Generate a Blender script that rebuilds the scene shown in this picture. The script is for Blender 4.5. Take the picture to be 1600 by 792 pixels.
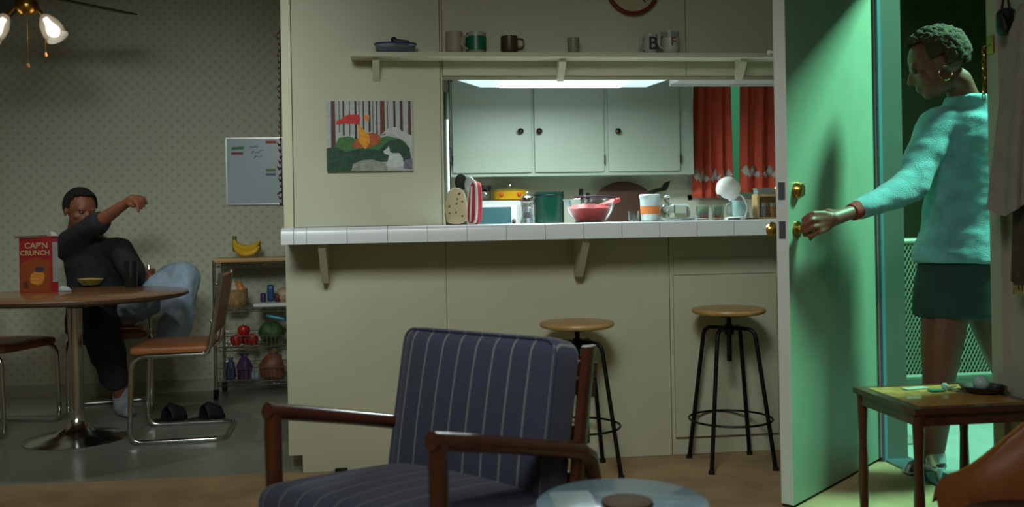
import bpy, bmesh, math, random
from mathutils import Vector, Matrix, noise
for _o in list(bpy.data.objects): bpy.data.objects.remove(_o)
SC = bpy.context.scene; COL = SC.collection
random.seed(7)
V = Vector; PI = math.pi
# ------------------------------------------------------------------ camera
FPX, ROLL, YAW, EYE = 1500.0, 0.018, math.atan(0.12), 1.0      # focal length for a 1600 px wide frame
PCX, PCY = 800.0, 345.0
cs, sn = math.cos(YAW), math.sin(YAW)
fwd = V((sn, cs, 0)); right0 = V((cs, -sn, 0)); up0 = V((0, 0, 1))
cr, sr = math.cos(ROLL), math.sin(ROLL)
cam_right = right0*cr - up0*sr
cam_up = right0*sr + up0*cr
cd = bpy.data.cameras.new('camera'); cam = bpy.data.objects.new('camera', cd); COL.objects.link(cam)
m = Matrix((cam_right, cam_up, -fwd)).transposed().to_4x4(); m.translation = V((0, 0, EYE)); cam.matrix_world = m
cd.sensor_fit = 'HORIZONTAL'; cd.sensor_width = 36.0; cd.lens = 36.0*FPX/1600.0
cd.shift_y = (PCY-396.0)/1600.0
cd.clip_start = 0.05
cd.dof.use_dof = True; cd.dof.focus_distance = 4.0; cd.dof.aperture_fstop = 2.8
SC.camera = cam
# ------------------------------------------------------------------ world, light, exposure
W = bpy.data.worlds.new('night'); SC.world = W; W.use_nodes = True
W.node_tree.nodes['Background'].inputs[0].default_value = (0.05, 0.06, 0.035, 1)
W.node_tree.nodes['Background'].inputs[1].default_value = 0.15
SC.view_settings.view_transform = 'Standard'; SC.view_settings.look = 'None'
SC.view_settings.gamma = 1.0; SC.view_settings.use_curve_mapping = False
SC.view_settings.exposure = 0.0
def area(name, loc, target, size, energy, col, sy=None):
    l = bpy.data.lights.new(name, 'AREA'); l.energy = energy; l.color = col; l.size = size
    if sy: l.shape = 'RECTANGLE'; l.size_y = sy
    o = bpy.data.objects.new(name, l); COL.objects.link(o); o.location = loc
    o.rotation_euler = (V(target)-V(loc)).to_track_quat('-Z', 'Y').to_euler()
    return o
def spot(name, loc, target, energy, col, ang=150, rad=0.03):
    l = bpy.data.lights.new(name, 'SPOT'); l.energy = energy; l.color = col; l.spot_size = math.radians(ang); l.spot_blend = 1.0
    l.shadow_soft_size = rad
    o = bpy.data.objects.new(name, l); COL.objects.link(o); o.location = loc
    o.rotation_euler = (V(target)-V(loc)).to_track_quat('-Z', 'Y').to_euler()
    return o
# the living room's ceiling panel lamp, the green floodlight outside the door
area('living_ceiling_light', (-0.2, 0.85, 2.44), (-0.2, 1.1, 0), 1.2, 44, (0.98, 1.0, 0.90), 0.9)
spot('added_spotlight', (0.25, 1.45, 2.40), (0.78, 3.94, 0.30), 100, (0.93, 1.0, 0.97), 66, 0.28)  # added spot out of view, narrow cone leaves the upper wall darker
spot('added_spotlight', (-0.75, 1.45, 2.40), (-1.25, 6.05, 0.70), 270, (0.88, 1.0, 0.99), 50, 0.5)  # second added spot, brightens the dining wall
area('landing_floodlight', (3.55, 3.25, 3.55), (2.0, 3.4, 0.5), 0.55, 320, (0.34, 1.0, 0.70))
area('kitchen_tube_light', (0.76, 4.31, 1.611), (0.76, 4.31, 0), 0.54, 19, (0.82, 0.98, 1.0), 0.15)
area('kitchen_tube_light', (0.785, 4.437, 1.637), (0.785, 5.4, 1.6), 0.95, 0.62, (0.82, 0.98, 1.0), 0.03)
# ------------------------------------------------------------------ helpers
def ray(px, py):
    dx, dy = px-PCX, py-PCY
    u = (dx*cr - dy*sr)/FPX; v = (dx*sr + dy*cr)/FPX
    return right0*u + fwd + V((0, 0, -v))
def aty(px, py, y):
    d = ray(px, py); return V((0, 0, EYE)) + d*(y/d.y)
def atx(px, py, x):
    d = ray(px, py); return V((0, 0, EYE)) + d*(x/d.x)
def atz(px, py, z):
    d = ray(px, py); return V((0, 0, EYE)) + d*((z-EYE)/d.z)
def lin(c):
    return tuple((v/255/12.92 if v/255 <= 0.04045 else ((v/255+0.055)/1.055)**2.4) for v in c)
MATS = {}
def mat(name, col, rough=0.6, metal=0.0, var=0.0, vscale=8.0, bump=0.0, bscale=60.0, trans=0.0, ior=1.45, emit=None, estr=0.0, sheen=0.0, alpha=1.0, stretch=None, coat=0.0, sss=0.0):
    if name in MATS: return MATS[name]
    mt = bpy.data.materials.new(name); mt.use_nodes = True; nt = mt.node_tree; b = nt.nodes['Principled BSDF']
    c = lin(col)
    b.inputs['Base Color'].default_value = (*c, 1); b.inputs['Roughness'].default_value = rough; b.inputs['Metallic'].default_value = metal
    b.inputs['IOR'].default_value = ior; b.inputs['Transmission Weight'].default_value = trans
    b.inputs['Coat Weight'].default_value = coat
    if sheen: b.inputs['Sheen Weight'].default_value = sheen
    if alpha < 1: b.inputs['Alpha'].default_value = alpha
    if emit: b.inputs['Emission Color'].default_value = (*lin(emit), 1); b.inputs['Emission Strength'].default_value = estr
    if var or bump:
        tc = nt.nodes.new('ShaderNodeTexCoord'); mp = nt.nodes.new('ShaderNodeMapping'); nt.links.new(tc.outputs['Object'], mp.inputs[0])
        if stretch: mp.inputs['Scale'].default_value = stretch
        if var:
            n = nt.nodes.new('ShaderNodeTexNoise'); n.inputs['Scale'].default_value = vscale; n.inputs['Detail'].default_value = 5; nt.links.new(mp.outputs[0], n.inputs['Vector'])
            r = nt.nodes.new('ShaderNodeValToRGB'); r.color_ramp.elements[0].position = 0.3; r.color_ramp.elements[1].position = 0.7
            r.color_ramp.elements[0].color = (*[x*(1-var) for x in c], 1); r.color_ramp.elements[1].color = (*[min(1, x*(1+var)) for x in c], 1)
            nt.links.new(n.outputs[0], r.inputs[0]); nt.links.new(r.outputs[0], b.inputs['Base Color'])
        if bump:
            n2 = nt.nodes.new('ShaderNodeTexNoise'); n2.inputs['Scale'].default_value = bscale; n2.inputs['Detail'].default_value = 4; nt.links.new(mp.outputs[0], n2.inputs['Vector'])
            bp = nt.nodes.new('ShaderNodeBump'); bp.inputs['Strength'].default_value = bump; bp.inputs['Distance'].default_value = 0.01
            nt.links.new(n2.outputs[0], bp.inputs['Height']); nt.links.new(bp.outputs[0], b.inputs['Normal'])
    MATS[name] = mt; return mt
def stripes(name, base, line, axis, period, width, rough=0.9, base2=None):
    """woven cloth with thin stripes across one object axis"""
    mt = mat(name, base, rough, sheen=0.15); nt = mt.node_tree; b = nt.nodes['Principled BSDF']
    tc = nt.nodes.new('ShaderNodeTexCoord'); sp = nt.nodes.new('ShaderNodeSeparateXYZ'); nt.links.new(tc.outputs['Object'], sp.inputs[0])
    def mth(op, a, v=None):
        n = nt.nodes.new('ShaderNodeMath'); n.operation = op; nt.links.new(a, n.inputs[0])
        if v is not None: n.inputs[1].default_value = v
        return n.outputs[0]
    a = mth('ADD', sp.outputs[axis], 10.0+period/2); a = mth('MODULO', a, period); a = mth('LESS_THAN', a, width)
    nz = nt.nodes.new('ShaderNodeTexNoise'); nz.inputs['Scale'].default_value = 220; nt.links.new(tc.outputs['Object'], nz.inputs['Vector'])
    r = nt.nodes.new('ShaderNodeValToRGB'); r.color_ramp.elements[0].color = (*lin(base), 1); r.color_ramp.elements[1].color = (*lin(base2 or base), 1)
    nt.links.new(nz.outputs[0], r.inputs[0])
    mx = nt.nodes.new('ShaderNodeMix'); mx.data_type = 'RGBA'; nt.links.new(a, mx.inputs[0]); nt.links.new(r.outputs[0], mx.inputs[6]); mx.inputs[7].default_value = (*lin(line), 1)
    nt.links.new(mx.outputs[2], b.inputs['Base Color'])
    return mt
def fillet(pts, r, n=5):
    pts = [V(p) for p in pts]; out = [pts[0]]
    for i in range(1, len(pts)-1):
        a, b, c = pts[i-1], pts[i], pts[i+1]
        d1, d2 = (a-b), (c-b); rr = min(r, d1.length*0.49, d2.length*0.49)
        p, q = b+d1.normalized()*rr, b+d2.normalized()*rr
        for k in range(n+1):
            t = k/n; out.append(p*(1-t)**2 + b*2*t*(1-t) + q*t*t)
    out.append(pts[-1]); return out
class MB:
    def __init__(s): s.v = []; s.f = []; s.mi = []; s.cur = 0
    def _add(s, vs, fs):
        k = len(s.v); s.v += [tuple(p) for p in vs]; s.f += [tuple(i+k for i in f) for f in fs]; s.mi += [s.cur]*len(fs); return s
    def box(s, a, b, M=None):
        (x0, y0, z0), (x1, y1, z1) = a, b
        vs = [V(p) for p in ((x0,y0,z0),(x1,y0,z0),(x1,y1,z0),(x0,y1,z0),(x0,y0,z1),(x1,y0,z1),(x1,y1,z1),(x0,y1,z1))]
        if M: vs = [M @ p for p in vs]
        return s._add(vs, [(0,3,2,1),(4,5,6,7),(0,1,5,4),(1,2,6,5),(2,3,7,6),(3,0,4,7)])
    def rbox(s, size, r, M=None, seg=10, bulge=0.0, baxis=2):
        """box with rounded edges, optionally plumped along one axis like a cushion"""
        bm = bmesh.new(); bmesh.ops.create_cube(bm, size=2.0); bmesh.ops.subdivide_edges(bm, edges=bm.edges[:], cuts=seg, use_grid_fill=True)
        h = [d/2 for d in size]; vs = []
        bm.verts.index_update()
        for v in bm.verts:
            u = [v.co[i] for i in range(3)]
            # push grid lines toward the edges so the rounding is well sampled
            u = [math.copysign(abs(t)**0.7, t) for t in u]
            p = [u[i]*h[i] for i in range(3)]; q = [max(-h[i]+r, min(h[i]-r, p[i])) for i in range(3)]
            d = V([p[i]-q[i] for i in range(3)])
            o = V(q) + (d.normalized()*r if d.length > 1e-9 else d)
            if bulge:
                w = 1.0
                for i in range(3):
                    if i != baxis: w *= max(0, 1-abs(u[i])**2.2)
                o[baxis] += math.copysign(bulge*w, u[baxis]) * (abs(u[baxis]) if abs(u[baxis]) < 1 else 1)
            vs.append(M @ o if M else o)
        fs = [tuple(v.index for v in f.verts) for f in bm.faces]; bm.free()
        return s._add(vs, fs)
    def tube(s, path, r, n=8, closed=False, cap=True):
        path = [V(p) for p in path]; N = len(path); rs = r if isinstance(r, (list, tuple)) else [r]*N
        T = []
        for i in range(N):
            if closed: t = path[(i+1) % N]-path[i-1]
            else: t = path[min(i+1, N-1)]-path[max(i-1, 0)]
            T.append(t.normalized() if t.length > 1e-9 else V((0, 0, 1)))
        ref = V((0, 0, 1)) if abs(T[0].z) < 0.9 else V((1, 0, 0))
        u = T[0].cross(ref).normalized(); vs = []
        for i in range(N):
            u = (u - T[i]*u.dot(T[i]));
            u = u.normalized() if u.length > 1e-6 else T[i].orthogonal().normalized()
            w = T[i].cross(u)
            for k in range(n):
                a = 2*PI*k/n; vs.append(path[i]+(u*math.cos(a)+w*math.sin(a))*rs[i])
        fs = []
        for i in range(N if closed else N-1):
            j = (i+1) % N
            for k in range(n): fs.append((i*n+k, i*n+(k+1) % n, j*n+(k+1) % n, j*n+k))
        if cap and not closed: fs.append(tuple(range(n-1, -1, -1))); fs.append(tuple((N-1)*n+k for k in range(n)))
        return s._add(vs, fs)
    def cyl(s, a, b, r0, r1=None, n=16): return s.tube([a, b], [r0, r0 if r1 is None else r1], n)
    def lathe(s, prof, c=(0, 0, 0), n=24, M=None, closed=False):
        """profile of (radius, height) turned about z"""
        vs = []; fs = []; c = V(c); P = len(prof)
        for (r, z) in prof:
            for k in range(n):
                a = 2*PI*k/n; p = V((r*math.cos(a), r*math.sin(a), z)); vs.append((M @ p if M else p)+c)
        for i in range(P if closed else P-1):
            j = (i+1) % P
            for k in range(n): fs.append((i*n+k, i*n+(k+1) % n, j*n+(k+1) % n, j*n+k))
        if not closed:
            if prof[0][0] > 1e-5: fs.append(tuple(range(n-1, -1, -1)))
            if prof[-1][0] > 1e-5: fs.append(tuple((P-1)*n+k for k in range(n)))
        return s._add(vs, fs)
    def ball(s, c, r, sc=(1, 1, 1), n=16, m=10, M=None):
        vs = []; fs = []; c = V(c)
        for i in range(m+1):
            t = PI*i/m
            for k in range(n):
                a = 2*PI*k/n; p = V((r*sc[0]*math.sin(t)*math.cos(a), r*sc[1]*math.sin(t)*math.sin(a), r*sc[2]*math.cos(t)))
                vs.append((M @ p if M else p)+c)
        for i in range(m):
            for k in range(n): fs.append((i*n+k, (i+1)*n+k, (i+1)*n+(k+1) % n, i*n+(k+1) % n))
        return s._add(vs, fs)
    def prism(s, pts, t, M=None):
        """polygon in local xy, extruded t along local z"""
        n = len(pts); vs = [V((p[0], p[1], 0)) for p in pts]+[V((p[0], p[1], t)) for p in pts]
        if M: vs = [M @ p for p in vs]
        fs = [tuple(range(n-1, -1, -1)), tuple(range(n, 2*n))]+[(i, (i+1) % n, n+(i+1) % n, n+i) for i in range(n)]
        return s._add(vs, fs)
    def loft(s, secs, n=20):
        """closed body through (centre, x-vector, y-vector) ellipses"""
        vs = []; fs = []
        for (c, ux, uy) in secs:
            for k in range(n):
                a = 2*PI*k/n; vs.append(V(c)+V(ux)*math.cos(a)+V(uy)*math.sin(a))
        for i in range(len(secs)-1):
            for k in range(n): fs.append((i*n+k, i*n+(k+1) % n, (i+1)*n+(k+1) % n, (i+1)*n+k))
        fs.append(tuple(range(n-1, -1, -1))); fs.append(tuple((len(secs)-1)*n+k for k in range(n)))
        return s._add(vs, fs)
    def limb(s, pts, rs, n=14):
        """chain of tapered rounded bones, to be merged by remeshing"""
        for i in range(len(pts)):
            s.ball(pts[i], rs[i], n=n, m=8)
            if i: s.tube([pts[i-1], pts[i]], [rs[i-1], rs[i]], n)
        return s
    def sheet(s, grid, t=0.0):
        """open cloth surface from rows of points, thickened along y by t"""
        R, C = len(grid), len(grid[0]); vs = [V(p) for row in grid for p in row]
        fs = [(i*C+j, i*C+j+1, (i+1)*C+j+1, (i+1)*C+j) for i in range(R-1) for j in range(C-1)]
        return s._add(vs, fs)
    def build(s, name, mt, parent=None, sharp=40, loc=None):
        me = bpy.data.meshes.new(name); me.from_pydata(s.v, [], s.f); me.validate(clean_customdata=False)
        ms = mt if isinstance(mt, (list, tuple)) else [mt]
        for x in ms: me.materials.append(x)
        if len(ms) > 1:
            for p, i in zip(me.polygons, s.mi): p.material_index = i
        bm = bmesh.new(); bm.from_mesh(me); bmesh.ops.recalc_face_normals(bm, faces=bm.faces[:]); bm.to_mesh(me); bm.free()
        for p in me.polygons: p.use_smooth = True
        me.set_sharp_from_angle(angle=math.radians(sharp))
        o = bpy.data.objects.new(name, me); COL.objects.link(o)
        if parent: o.parent = parent
        if loc: o.location = loc
        return o
def mb(): return MB()
def tag(o, label, cat, group=None):
    o['label'] = label; o['category'] = cat
    if group: o['group'] = group
    return o
def thing(name, label, cat, loc=(0, 0, 0), rz=0.0, group=None):
    o = bpy.data.objects.new(name, None); COL.objects.link(o); o.location = loc; o.rotation_euler = (0, 0, rz); o.empty_display_size = 0.1
    return tag(o, label, cat, group)
def struct(o): o['kind'] = 'structure'; return o
def copy_thing(o, loc, rz, label=None):
    r = o.copy(); COL.objects.link(r); r.location = loc; r.rotation_euler = (0, 0, rz)
    if label: r['label'] = label
    for ch in list(o.children):
        c = ch.copy(); COL.objects.link(c); c.parent = r
        for g in list(ch.children):
            d = g.copy(); COL.objects.link(d); d.parent = c
    return r
def Rz(a): return Matrix.Rotation(a, 4, 'Z')
def Rx(a): return Matrix.Rotation(a, 4, 'X')
def Ry(a): return Matrix.Rotation(a, 4, 'Y')
def Tr(*p): return Matrix.Translation(V(p))
def solidify(o, t, sub=0):
    m = o.modifiers.new('thick', 'SOLIDIFY'); m.thickness = t; m.offset = 0
    if sub: u = o.modifiers.new('sub', 'SUBSURF'); u.levels = sub; u.render_levels = sub
    return o
def fuse(b, name, mt, parent, voxel=0.008, smooth=8, wob=0.0, wscale=9.0, wdir=None):
    """merge overlapping solids of one body or garment into a single continuous skin"""
    o = b.build(name, mt, None)
    r = o.modifiers.new('fuse', 'REMESH'); r.mode = 'VOXEL'; r.voxel_size = voxel; r.use_smooth_shade = True
    q = o.modifiers.new('soft', 'SMOOTH'); q.factor = 0.5; q.iterations = smooth
    dg = bpy.context.evaluated_depsgraph_get(); dg.update()
    me = bpy.data.meshes.new_from_object(o.evaluated_get(dg)); old = o.data
    o.modifiers.clear(); o.data = me; me.name = name; bpy.data.meshes.remove(old)
    if wob:
        nr = [v.normal.copy() for v in me.vertices]
        for v, nn in zip(me.vertices, nr):
            p = v.co*wscale
            if wdir: p = V((p.x*wdir[0], p.y*wdir[1], p.z*wdir[2]))
            v.co += nn*(noise.noise(p)*wob + noise.noise(p*2.3)*wob*0.4)
    me.materials.clear()
    for x in (mt if isinstance(mt, (list, tuple)) else [mt]): me.materials.append(x)
    for p in me.polygons: p.use_smooth = True
    if parent: o.parent = parent
    return o
def lettering(txt, size, mt, parent, M, name='lettering', ext=0.0004, bold=0.0):
    cu = bpy.data.curves.new(name, 'FONT'); cu.body = txt; cu.size = size; cu.align_x = 'CENTER'; cu.align_y = 'CENTER'; cu.extrude = ext; cu.offset = bold
    cu.resolution_u = 3
    t = bpy.data.objects.new(name, cu); COL.objects.link(t)
    dg = bpy.context.evaluated_depsgraph_get(); dg.update()
    me = bpy.data.meshes.new_from_object(t.evaluated_get(dg)); bpy.data.objects.remove(t)
    me.transform(M); me.materials.clear(); me.materials.append(mt)
    o = bpy.data.objects.new(name, me); COL.objects.link(o); o.parent = parent
    return o
# ------------------------------------------------------------------ shared materials
M_wall = mat('cream_paint', (190, 190, 165), 0.62, var=0.05, vscale=2.5, bump=0.05, bscale=180)
M_trim = mat('cream_trim', (205, 200, 168), 0.5)
M_white = mat('white_paint', (205, 208, 204), 0.45, var=0.03, vscale=3)
M_wallw = mat('grey_white_paint', (176, 172, 158), 0.7, var=0.04, vscale=3)
M_cab = mat('cabinet_paint', (162, 174, 158), 0.42, var=0.03, vscale=3)
M_chrome = mat('chrome', (205, 205, 200), 0.16, 1.0)
M_steel = mat('brushed_steel', (170, 170, 165), 0.32, 1.0)
M_brass = mat('aged_brass', (186, 140, 70), 0.28, 1.0)
M_black = mat('black_rubber', (16, 16, 17), 0.6)
M_iron = mat('black_iron', (26, 24, 24), 0.45, 0.6)
M_glass = mat('clear_glass', (240, 248, 246), 0.03, trans=1.0, ior=1.45)
M_walnut = mat('dark_walnut', (74, 38, 22), 0.28, var=0.35, vscale=14, stretch=(1, 1, 0.15), coat=0.3)
M_oak = mat('honey_oak', (184, 146, 92), 0.4, var=0.22, vscale=16, stretch=(0.15, 1, 1))
M_carpet = mat('tan_carpet', (172, 146, 108), 0.95, var=0.22, vscale=5, bump=0.6, bscale=300)
M_lino = mat('linoleum', (134, 138, 124), 0.28, var=0.10, vscale=3.5)
M_concrete = mat('landing_concrete', (136, 146, 140), 0.8, var=0.10, vscale=5, bump=0.2, bscale=120)
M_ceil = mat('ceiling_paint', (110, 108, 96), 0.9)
def wallpaper():
    mt = mat('dotted_wallpaper', (172, 172, 148), 0.75); nt = mt.node_tree; b = nt.nodes['Principled BSDF']
    tc = nt.nodes.new('ShaderNodeTexCoord'); mp = nt.nodes.new('ShaderNodeMapping'); mp.inputs['Rotation'].default_value = (0, PI/4, 0)
    nt.links.new(tc.outputs['Object'], mp.inputs[0])
    vo = nt.nodes.new('ShaderNodeTexVoronoi'); vo.inputs['Scale'].default_value = 21.5; vo.inputs['Randomness'].default_value = 0.0
    nt.links.new(mp.outputs[0], vo.inputs['Vector'])
    r = nt.nodes.new('ShaderNodeValToRGB'); e = r.color_ramp.elements
    sp = nt.nodes.new('ShaderNodeSeparateXYZ'); nt.links.new(vo.outputs['Position'], sp.inputs[0])
    e[0].position = 0.06; e[0].color = (*lin((168, 167, 143)), 1); e[1].position = 0.36; e[1].color = (*lin((186, 188, 166)), 1)
    # planar distance only: flatten the pattern onto the wall
    mp.inputs['Scale'].default_value = (1, 0.0, 1)
    nt.links.new(vo.outputs['Distance'], r.inputs[0]); nt.links.new(r.outputs[0], b.inputs['Base Color'])
    return mt
M_paper = wallpaper()
# ------------------------------------------------------------------ the shell
struct(mb().box((-3.0, -2.0, -0.06), (1.95, 3.965, 0.0)).build('floor', M_carpet))
struct(mb().box((-3.0, 3.965, -0.06), (2.3, 6.1, -0.004)).build('floor_dining', M_lino))
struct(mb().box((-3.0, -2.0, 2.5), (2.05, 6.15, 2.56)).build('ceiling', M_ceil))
struct(mb().box((-3.1, -2.0, -0.06), (-3.0, 6.15, 2.5)).build('wall_left', M_wallw))
struct(mb().box((-3.1, -2.1, -0.06), (2.05, -2.0, 2.5)).build('wall_rear', M_wallw))
o = mb().box((-3.0, 6.05, -0.004), (-0.45, 6.15, 2.5)).build('wall_dining', M_paper); struct(o)
struct(mb().box((-3.0, 6.036, -0.004), (-0.45, 6.05, 0.07)).build('baseboard_dining', mat('old_trim', (160, 160, 142), 0.5)))
o = mb().box((-0.448, 4.04, -0.004), (-0.36, 6.05, 2.5)).build('wall_partition', M_wall); struct(o)
# main wall: core plus the painted sheet panels that show their joints
Y0, Y1 = 3.946, 4.04
core = mb()
core.box((-0.446, Y0, 0.07), (0.195, Y1, 2.5)).box((-0.393, Y0, 0.0), (0.195, Y1, 0.07)).box((0.195, Y0, 0.0), (2.05, Y1, 0.92)).box((0.195, Y0, 1.597), (2.05, Y1, 2.5)).box((1.9, Y0, 0.92), (2.05, Y1, 1.597))
WM = struct(core.build('wall_main', mat('wall_core', (120, 112, 86), 0.8)))
g = 0.0018
def panel(x0, x1, z0, z1, y=3.94): return mb().box((x0+g, y, z0+g), (x1-g, Y0+0.0005, z1-g)).build('panel', M_wall, WM)
panel(-0.41, 0.187, 0.988, 2.5); panel(0.187, 0.197, 0.988, 2.5, 3.942)
panel(0.197, 1.226, 1.599, 2.5); panel(1.226, 1.95, 1.599, 2.5)
lp = mb().box((-0.447, 3.94, 0.072), (0.196, Y0+0.0005, 0.925)).box((-0.393, 3.94, 0.001), (0.196, Y0+0.0005, 0.072)); lp.build('panel', M_wall, WM)
panel(0.196, 1.136, 0.0, 0.925); panel(1.136, 1.95, 0.0, 0.925)
# raised access panel with the thin moulding above it
mb().box((1.150, 3.925, 0.078), (1.60, 3.9405, 0.757)).build('access_panel', M_wall, WM)
mb().box((1.156, 3.934, 0.760), (1.60, 3.9405, 0.826)).build('filler_strip', M_wall, WM)
mb().rbox((0.05, 0.02, 0.016), 0.004, Tr(-0.24, 3.925, 0.008), 2).build('door_stop', M_iron, WM)
struct(mb().box((-0.449, 3.934, 0.988), (-0.412, 3.95, 2.5)).build('trim_1', M_trim))
# right-hand side wall with the entrance doorway
JN, JF, HEAD = 2.943, 3.705, 2.06
struct(mb().box((1.95, -2.0, 0), (2.05, JN, 2.5)).box((1.95, JF, 0), (2.05, 3.94, 2.5)).box((1.95, JN, HEAD), (2.05, JF, 2.5)).build('wall_right', M_wallw))
struct(mb().box((1.930, JN-0.062, 0), (1.951, JN-0.004, HEAD+0.06)).box((1.930, JN-0.062, HEAD+0.004), (1.951, JF+0.06, HEAD+0.064)).build('trim_2', M_wallw))
struct(mb().box((1.951, JN-0.001, 0), (2.052, JN+0.012, HEAD)).box((1.951, JF-0.022, 0), (2.045, JF, HEAD)).box((1.951, JN, HEAD-0.014), (2.052, JF, HEAD+0.001)).build('trim_3', mat('jamb_paint', (100, 114, 100), 0.5)))
# kitchen shell
kr = mb().prism([(2.05, 4.041), (2.10, 4.041), (2.30, 5.45), (2.20, 5.45)], 2.5); kr.box((2.051, 3.94, -0.06), (2.10, 4.04, 2.5)); struct(kr.build('wall_kitchen_right', M_wallw))
kb = mb().box((-0.36, 5.35, -0.004), (1.66, 5.45, 2.5)).box((1.66, 5.35, -0.004), (2.2, 5.45, 1.10)).box((1.66, 5.35, 1.95), (2.2, 5.45, 2.5)).box((2.17, 5.35, 1.10), (2.2, 5.45, 1.95))
struct(kb.build('wall_kitchen_back', mat('kitchen_paint', (210, 214, 192), 0.6, var=0.03)))
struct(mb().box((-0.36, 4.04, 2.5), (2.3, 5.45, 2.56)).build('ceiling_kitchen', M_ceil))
win = struct(mb().box((1.66, 5.36, 1.10), (1.69, 5.42, 1.95)).box((2.14, 5.36, 1.10), (2.17, 5.42, 1.95)).box((1.66, 5.36, 1.10), (2.17, 5.42, 1.13)).box((1.66, 5.36, 1.92), (2.17, 5.42, 1.95)).box((1.905, 5.37, 1.13), (1.925, 5.41, 1.92)).build('window_1', M_white))
def frosted():
    mt = bpy.data.materials.new('frosted_pane'); mt.use_nodes = True; nt = mt.node_tree; nt.nodes.remove(nt.nodes['Principled BSDF'])
    t = nt.nodes.new('ShaderNodeBsdfTranslucent'); t.inputs[0].default_value = (0.7, 0.85, 0.75, 1); gl = nt.nodes.new('ShaderNodeBsdfGlossy'); gl.inputs['Roughness'].default_value = 0.25
    mx = nt.nodes.new('ShaderNodeMixShader'); mx.inputs[0].default_value = 0.06; nt.links.new(t.outputs[0], mx.inputs[1]); nt.links.new(gl.outputs[0], mx.inputs[2]); nt.links.new(mx.outputs[0], nt.nodes['Material Output'].inputs[0])
    return mt
M_frost = frosted()
for a, b in ((1.69, 1.905), (1.925, 2.14)): mb().box((a, 5.388, 1.13), (b, 5.392, 1.92)).build('pane', M_frost, win)
area('courtyard_floodlight', (1.95, 6.6, 1.9), (1.92, 5.39, 1.5), 0.4, 4, (0.25, 1.0, 0.58))
# outside the door
struct(mb().box((1.95, 1.2, -0.06), (4.6, 5.6, -0.012)).build('floor_landing', M_concrete))
struct(mb().box((1.945, JN, -0.02), (2.06, JF, 0.008)).build('trim_4', mat('threshold_metal', (120, 150, 160), 0.35, 0.8)))
struct(mb().box((2.3, 9.0, -2.0), (8.0, 9.1, 5.0)).build('wall_neighbour', mat('night_stucco', (92, 94, 66), 0.9, var=0.1)))
# ------------------------------------------------------------------ expanded-metal railing
rl = thing('landing_railing', 'green-lit metal railing of diamond mesh behind the woman in the doorway', 'railing', (2.32, 5.0, 0))
M_rail = mat('galvanised_mesh', (150, 158, 140), 0.5, 0.5)
mb().tube([(0, 0, 0.85), (2.1, 0, 0.85)], 0.016).build('top_rail', M_rail, rl)
mb().tube([(0, 0, 0.10), (2.1, 0, 0.10)], 0.012).build('bottom_rail', M_rail, rl)
for x in (0.02, 0.72, 1.40, 2.08): mb().tube([(x, 0, -0.012), (x, 0, 0.86)], 0.014).build('post', M_rail, rl)
w = mb(); p = 0.021; hgt = 0.75; sl = 0.5
n = int(2.1/p)
for i in range(-int(hgt*sl/p)-1, n+1):
    for sg in (1, -1):
        x0, x1 = i*p, i*p+hgt*sl; t0 = max(0, -x0/(hgt*sl)); t1 = min(1, (2.1-x0)/(hgt*sl))
        if t1 <= t0: continue
        za, zb = 0.10+hgt*t0, 0.10+hgt*t1
        if sg < 0: za, zb = 0.95-za, 0.95-zb
        w.tube([(x0+hgt*sl*t0, 0, za), (x0+hgt*sl*t1, 0, zb)], 0.0022, 4, cap=False)
o = w.build('mesh_infill', M_rail, rl); o['kind'] = 'stuff'
mb().box((0, 0.02, -0.012), (2.1, 0.06, 0.08)).build('kick_board', M_rail, rl)
# the living room ceiling lamp and the landing lamp housings (they carry the lights above)
lf = thing('ceiling_panel_lamp', 'flat white ceiling lamp of the living room', 'lamp', (-0.2, 0.85, 2.45))
mb().rbox((1.3, 1.0, 0.05), 0.02, Tr(0, 0, 0.025), 3).build('housing', M_white, lf)
for x_, n_ in ((0.25, 'bar counter'), (-0.75, 'dining corner')):
    ts = thing('added_spot_can', 'added black ceiling spotlight aimed at the %s' % n_, 'lamp', (x_, 1.45, 2.5), 0, 'added ceiling spotlights')  # unseen cans made up to go with the two added spots
    mb().cyl((0, -0.10, -0.03), (0, -0.19, 0.0), 0.05, n=20).build('can', M_iron, ts); mb().cyl((0, -0.14, -0.02), (0, -0.12, 0.0), 0.012, n=8).build('stem', M_iron, ts)
fl = thing('wall_floodlight', 'green floodlight above the landing', 'lamp', (3.62, 3.25, 3.66))
mb().rbox((0.42, 0.42, 0.08), 0.02, Matrix(), 3).build('housing', M_iron, fl)
mb().tube([(0.1, 0, 0.02), (0.5, 0, 0.02), (0.5, 0, -3.67)], 0.03).build('pole', M_iron, fl)
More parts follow.
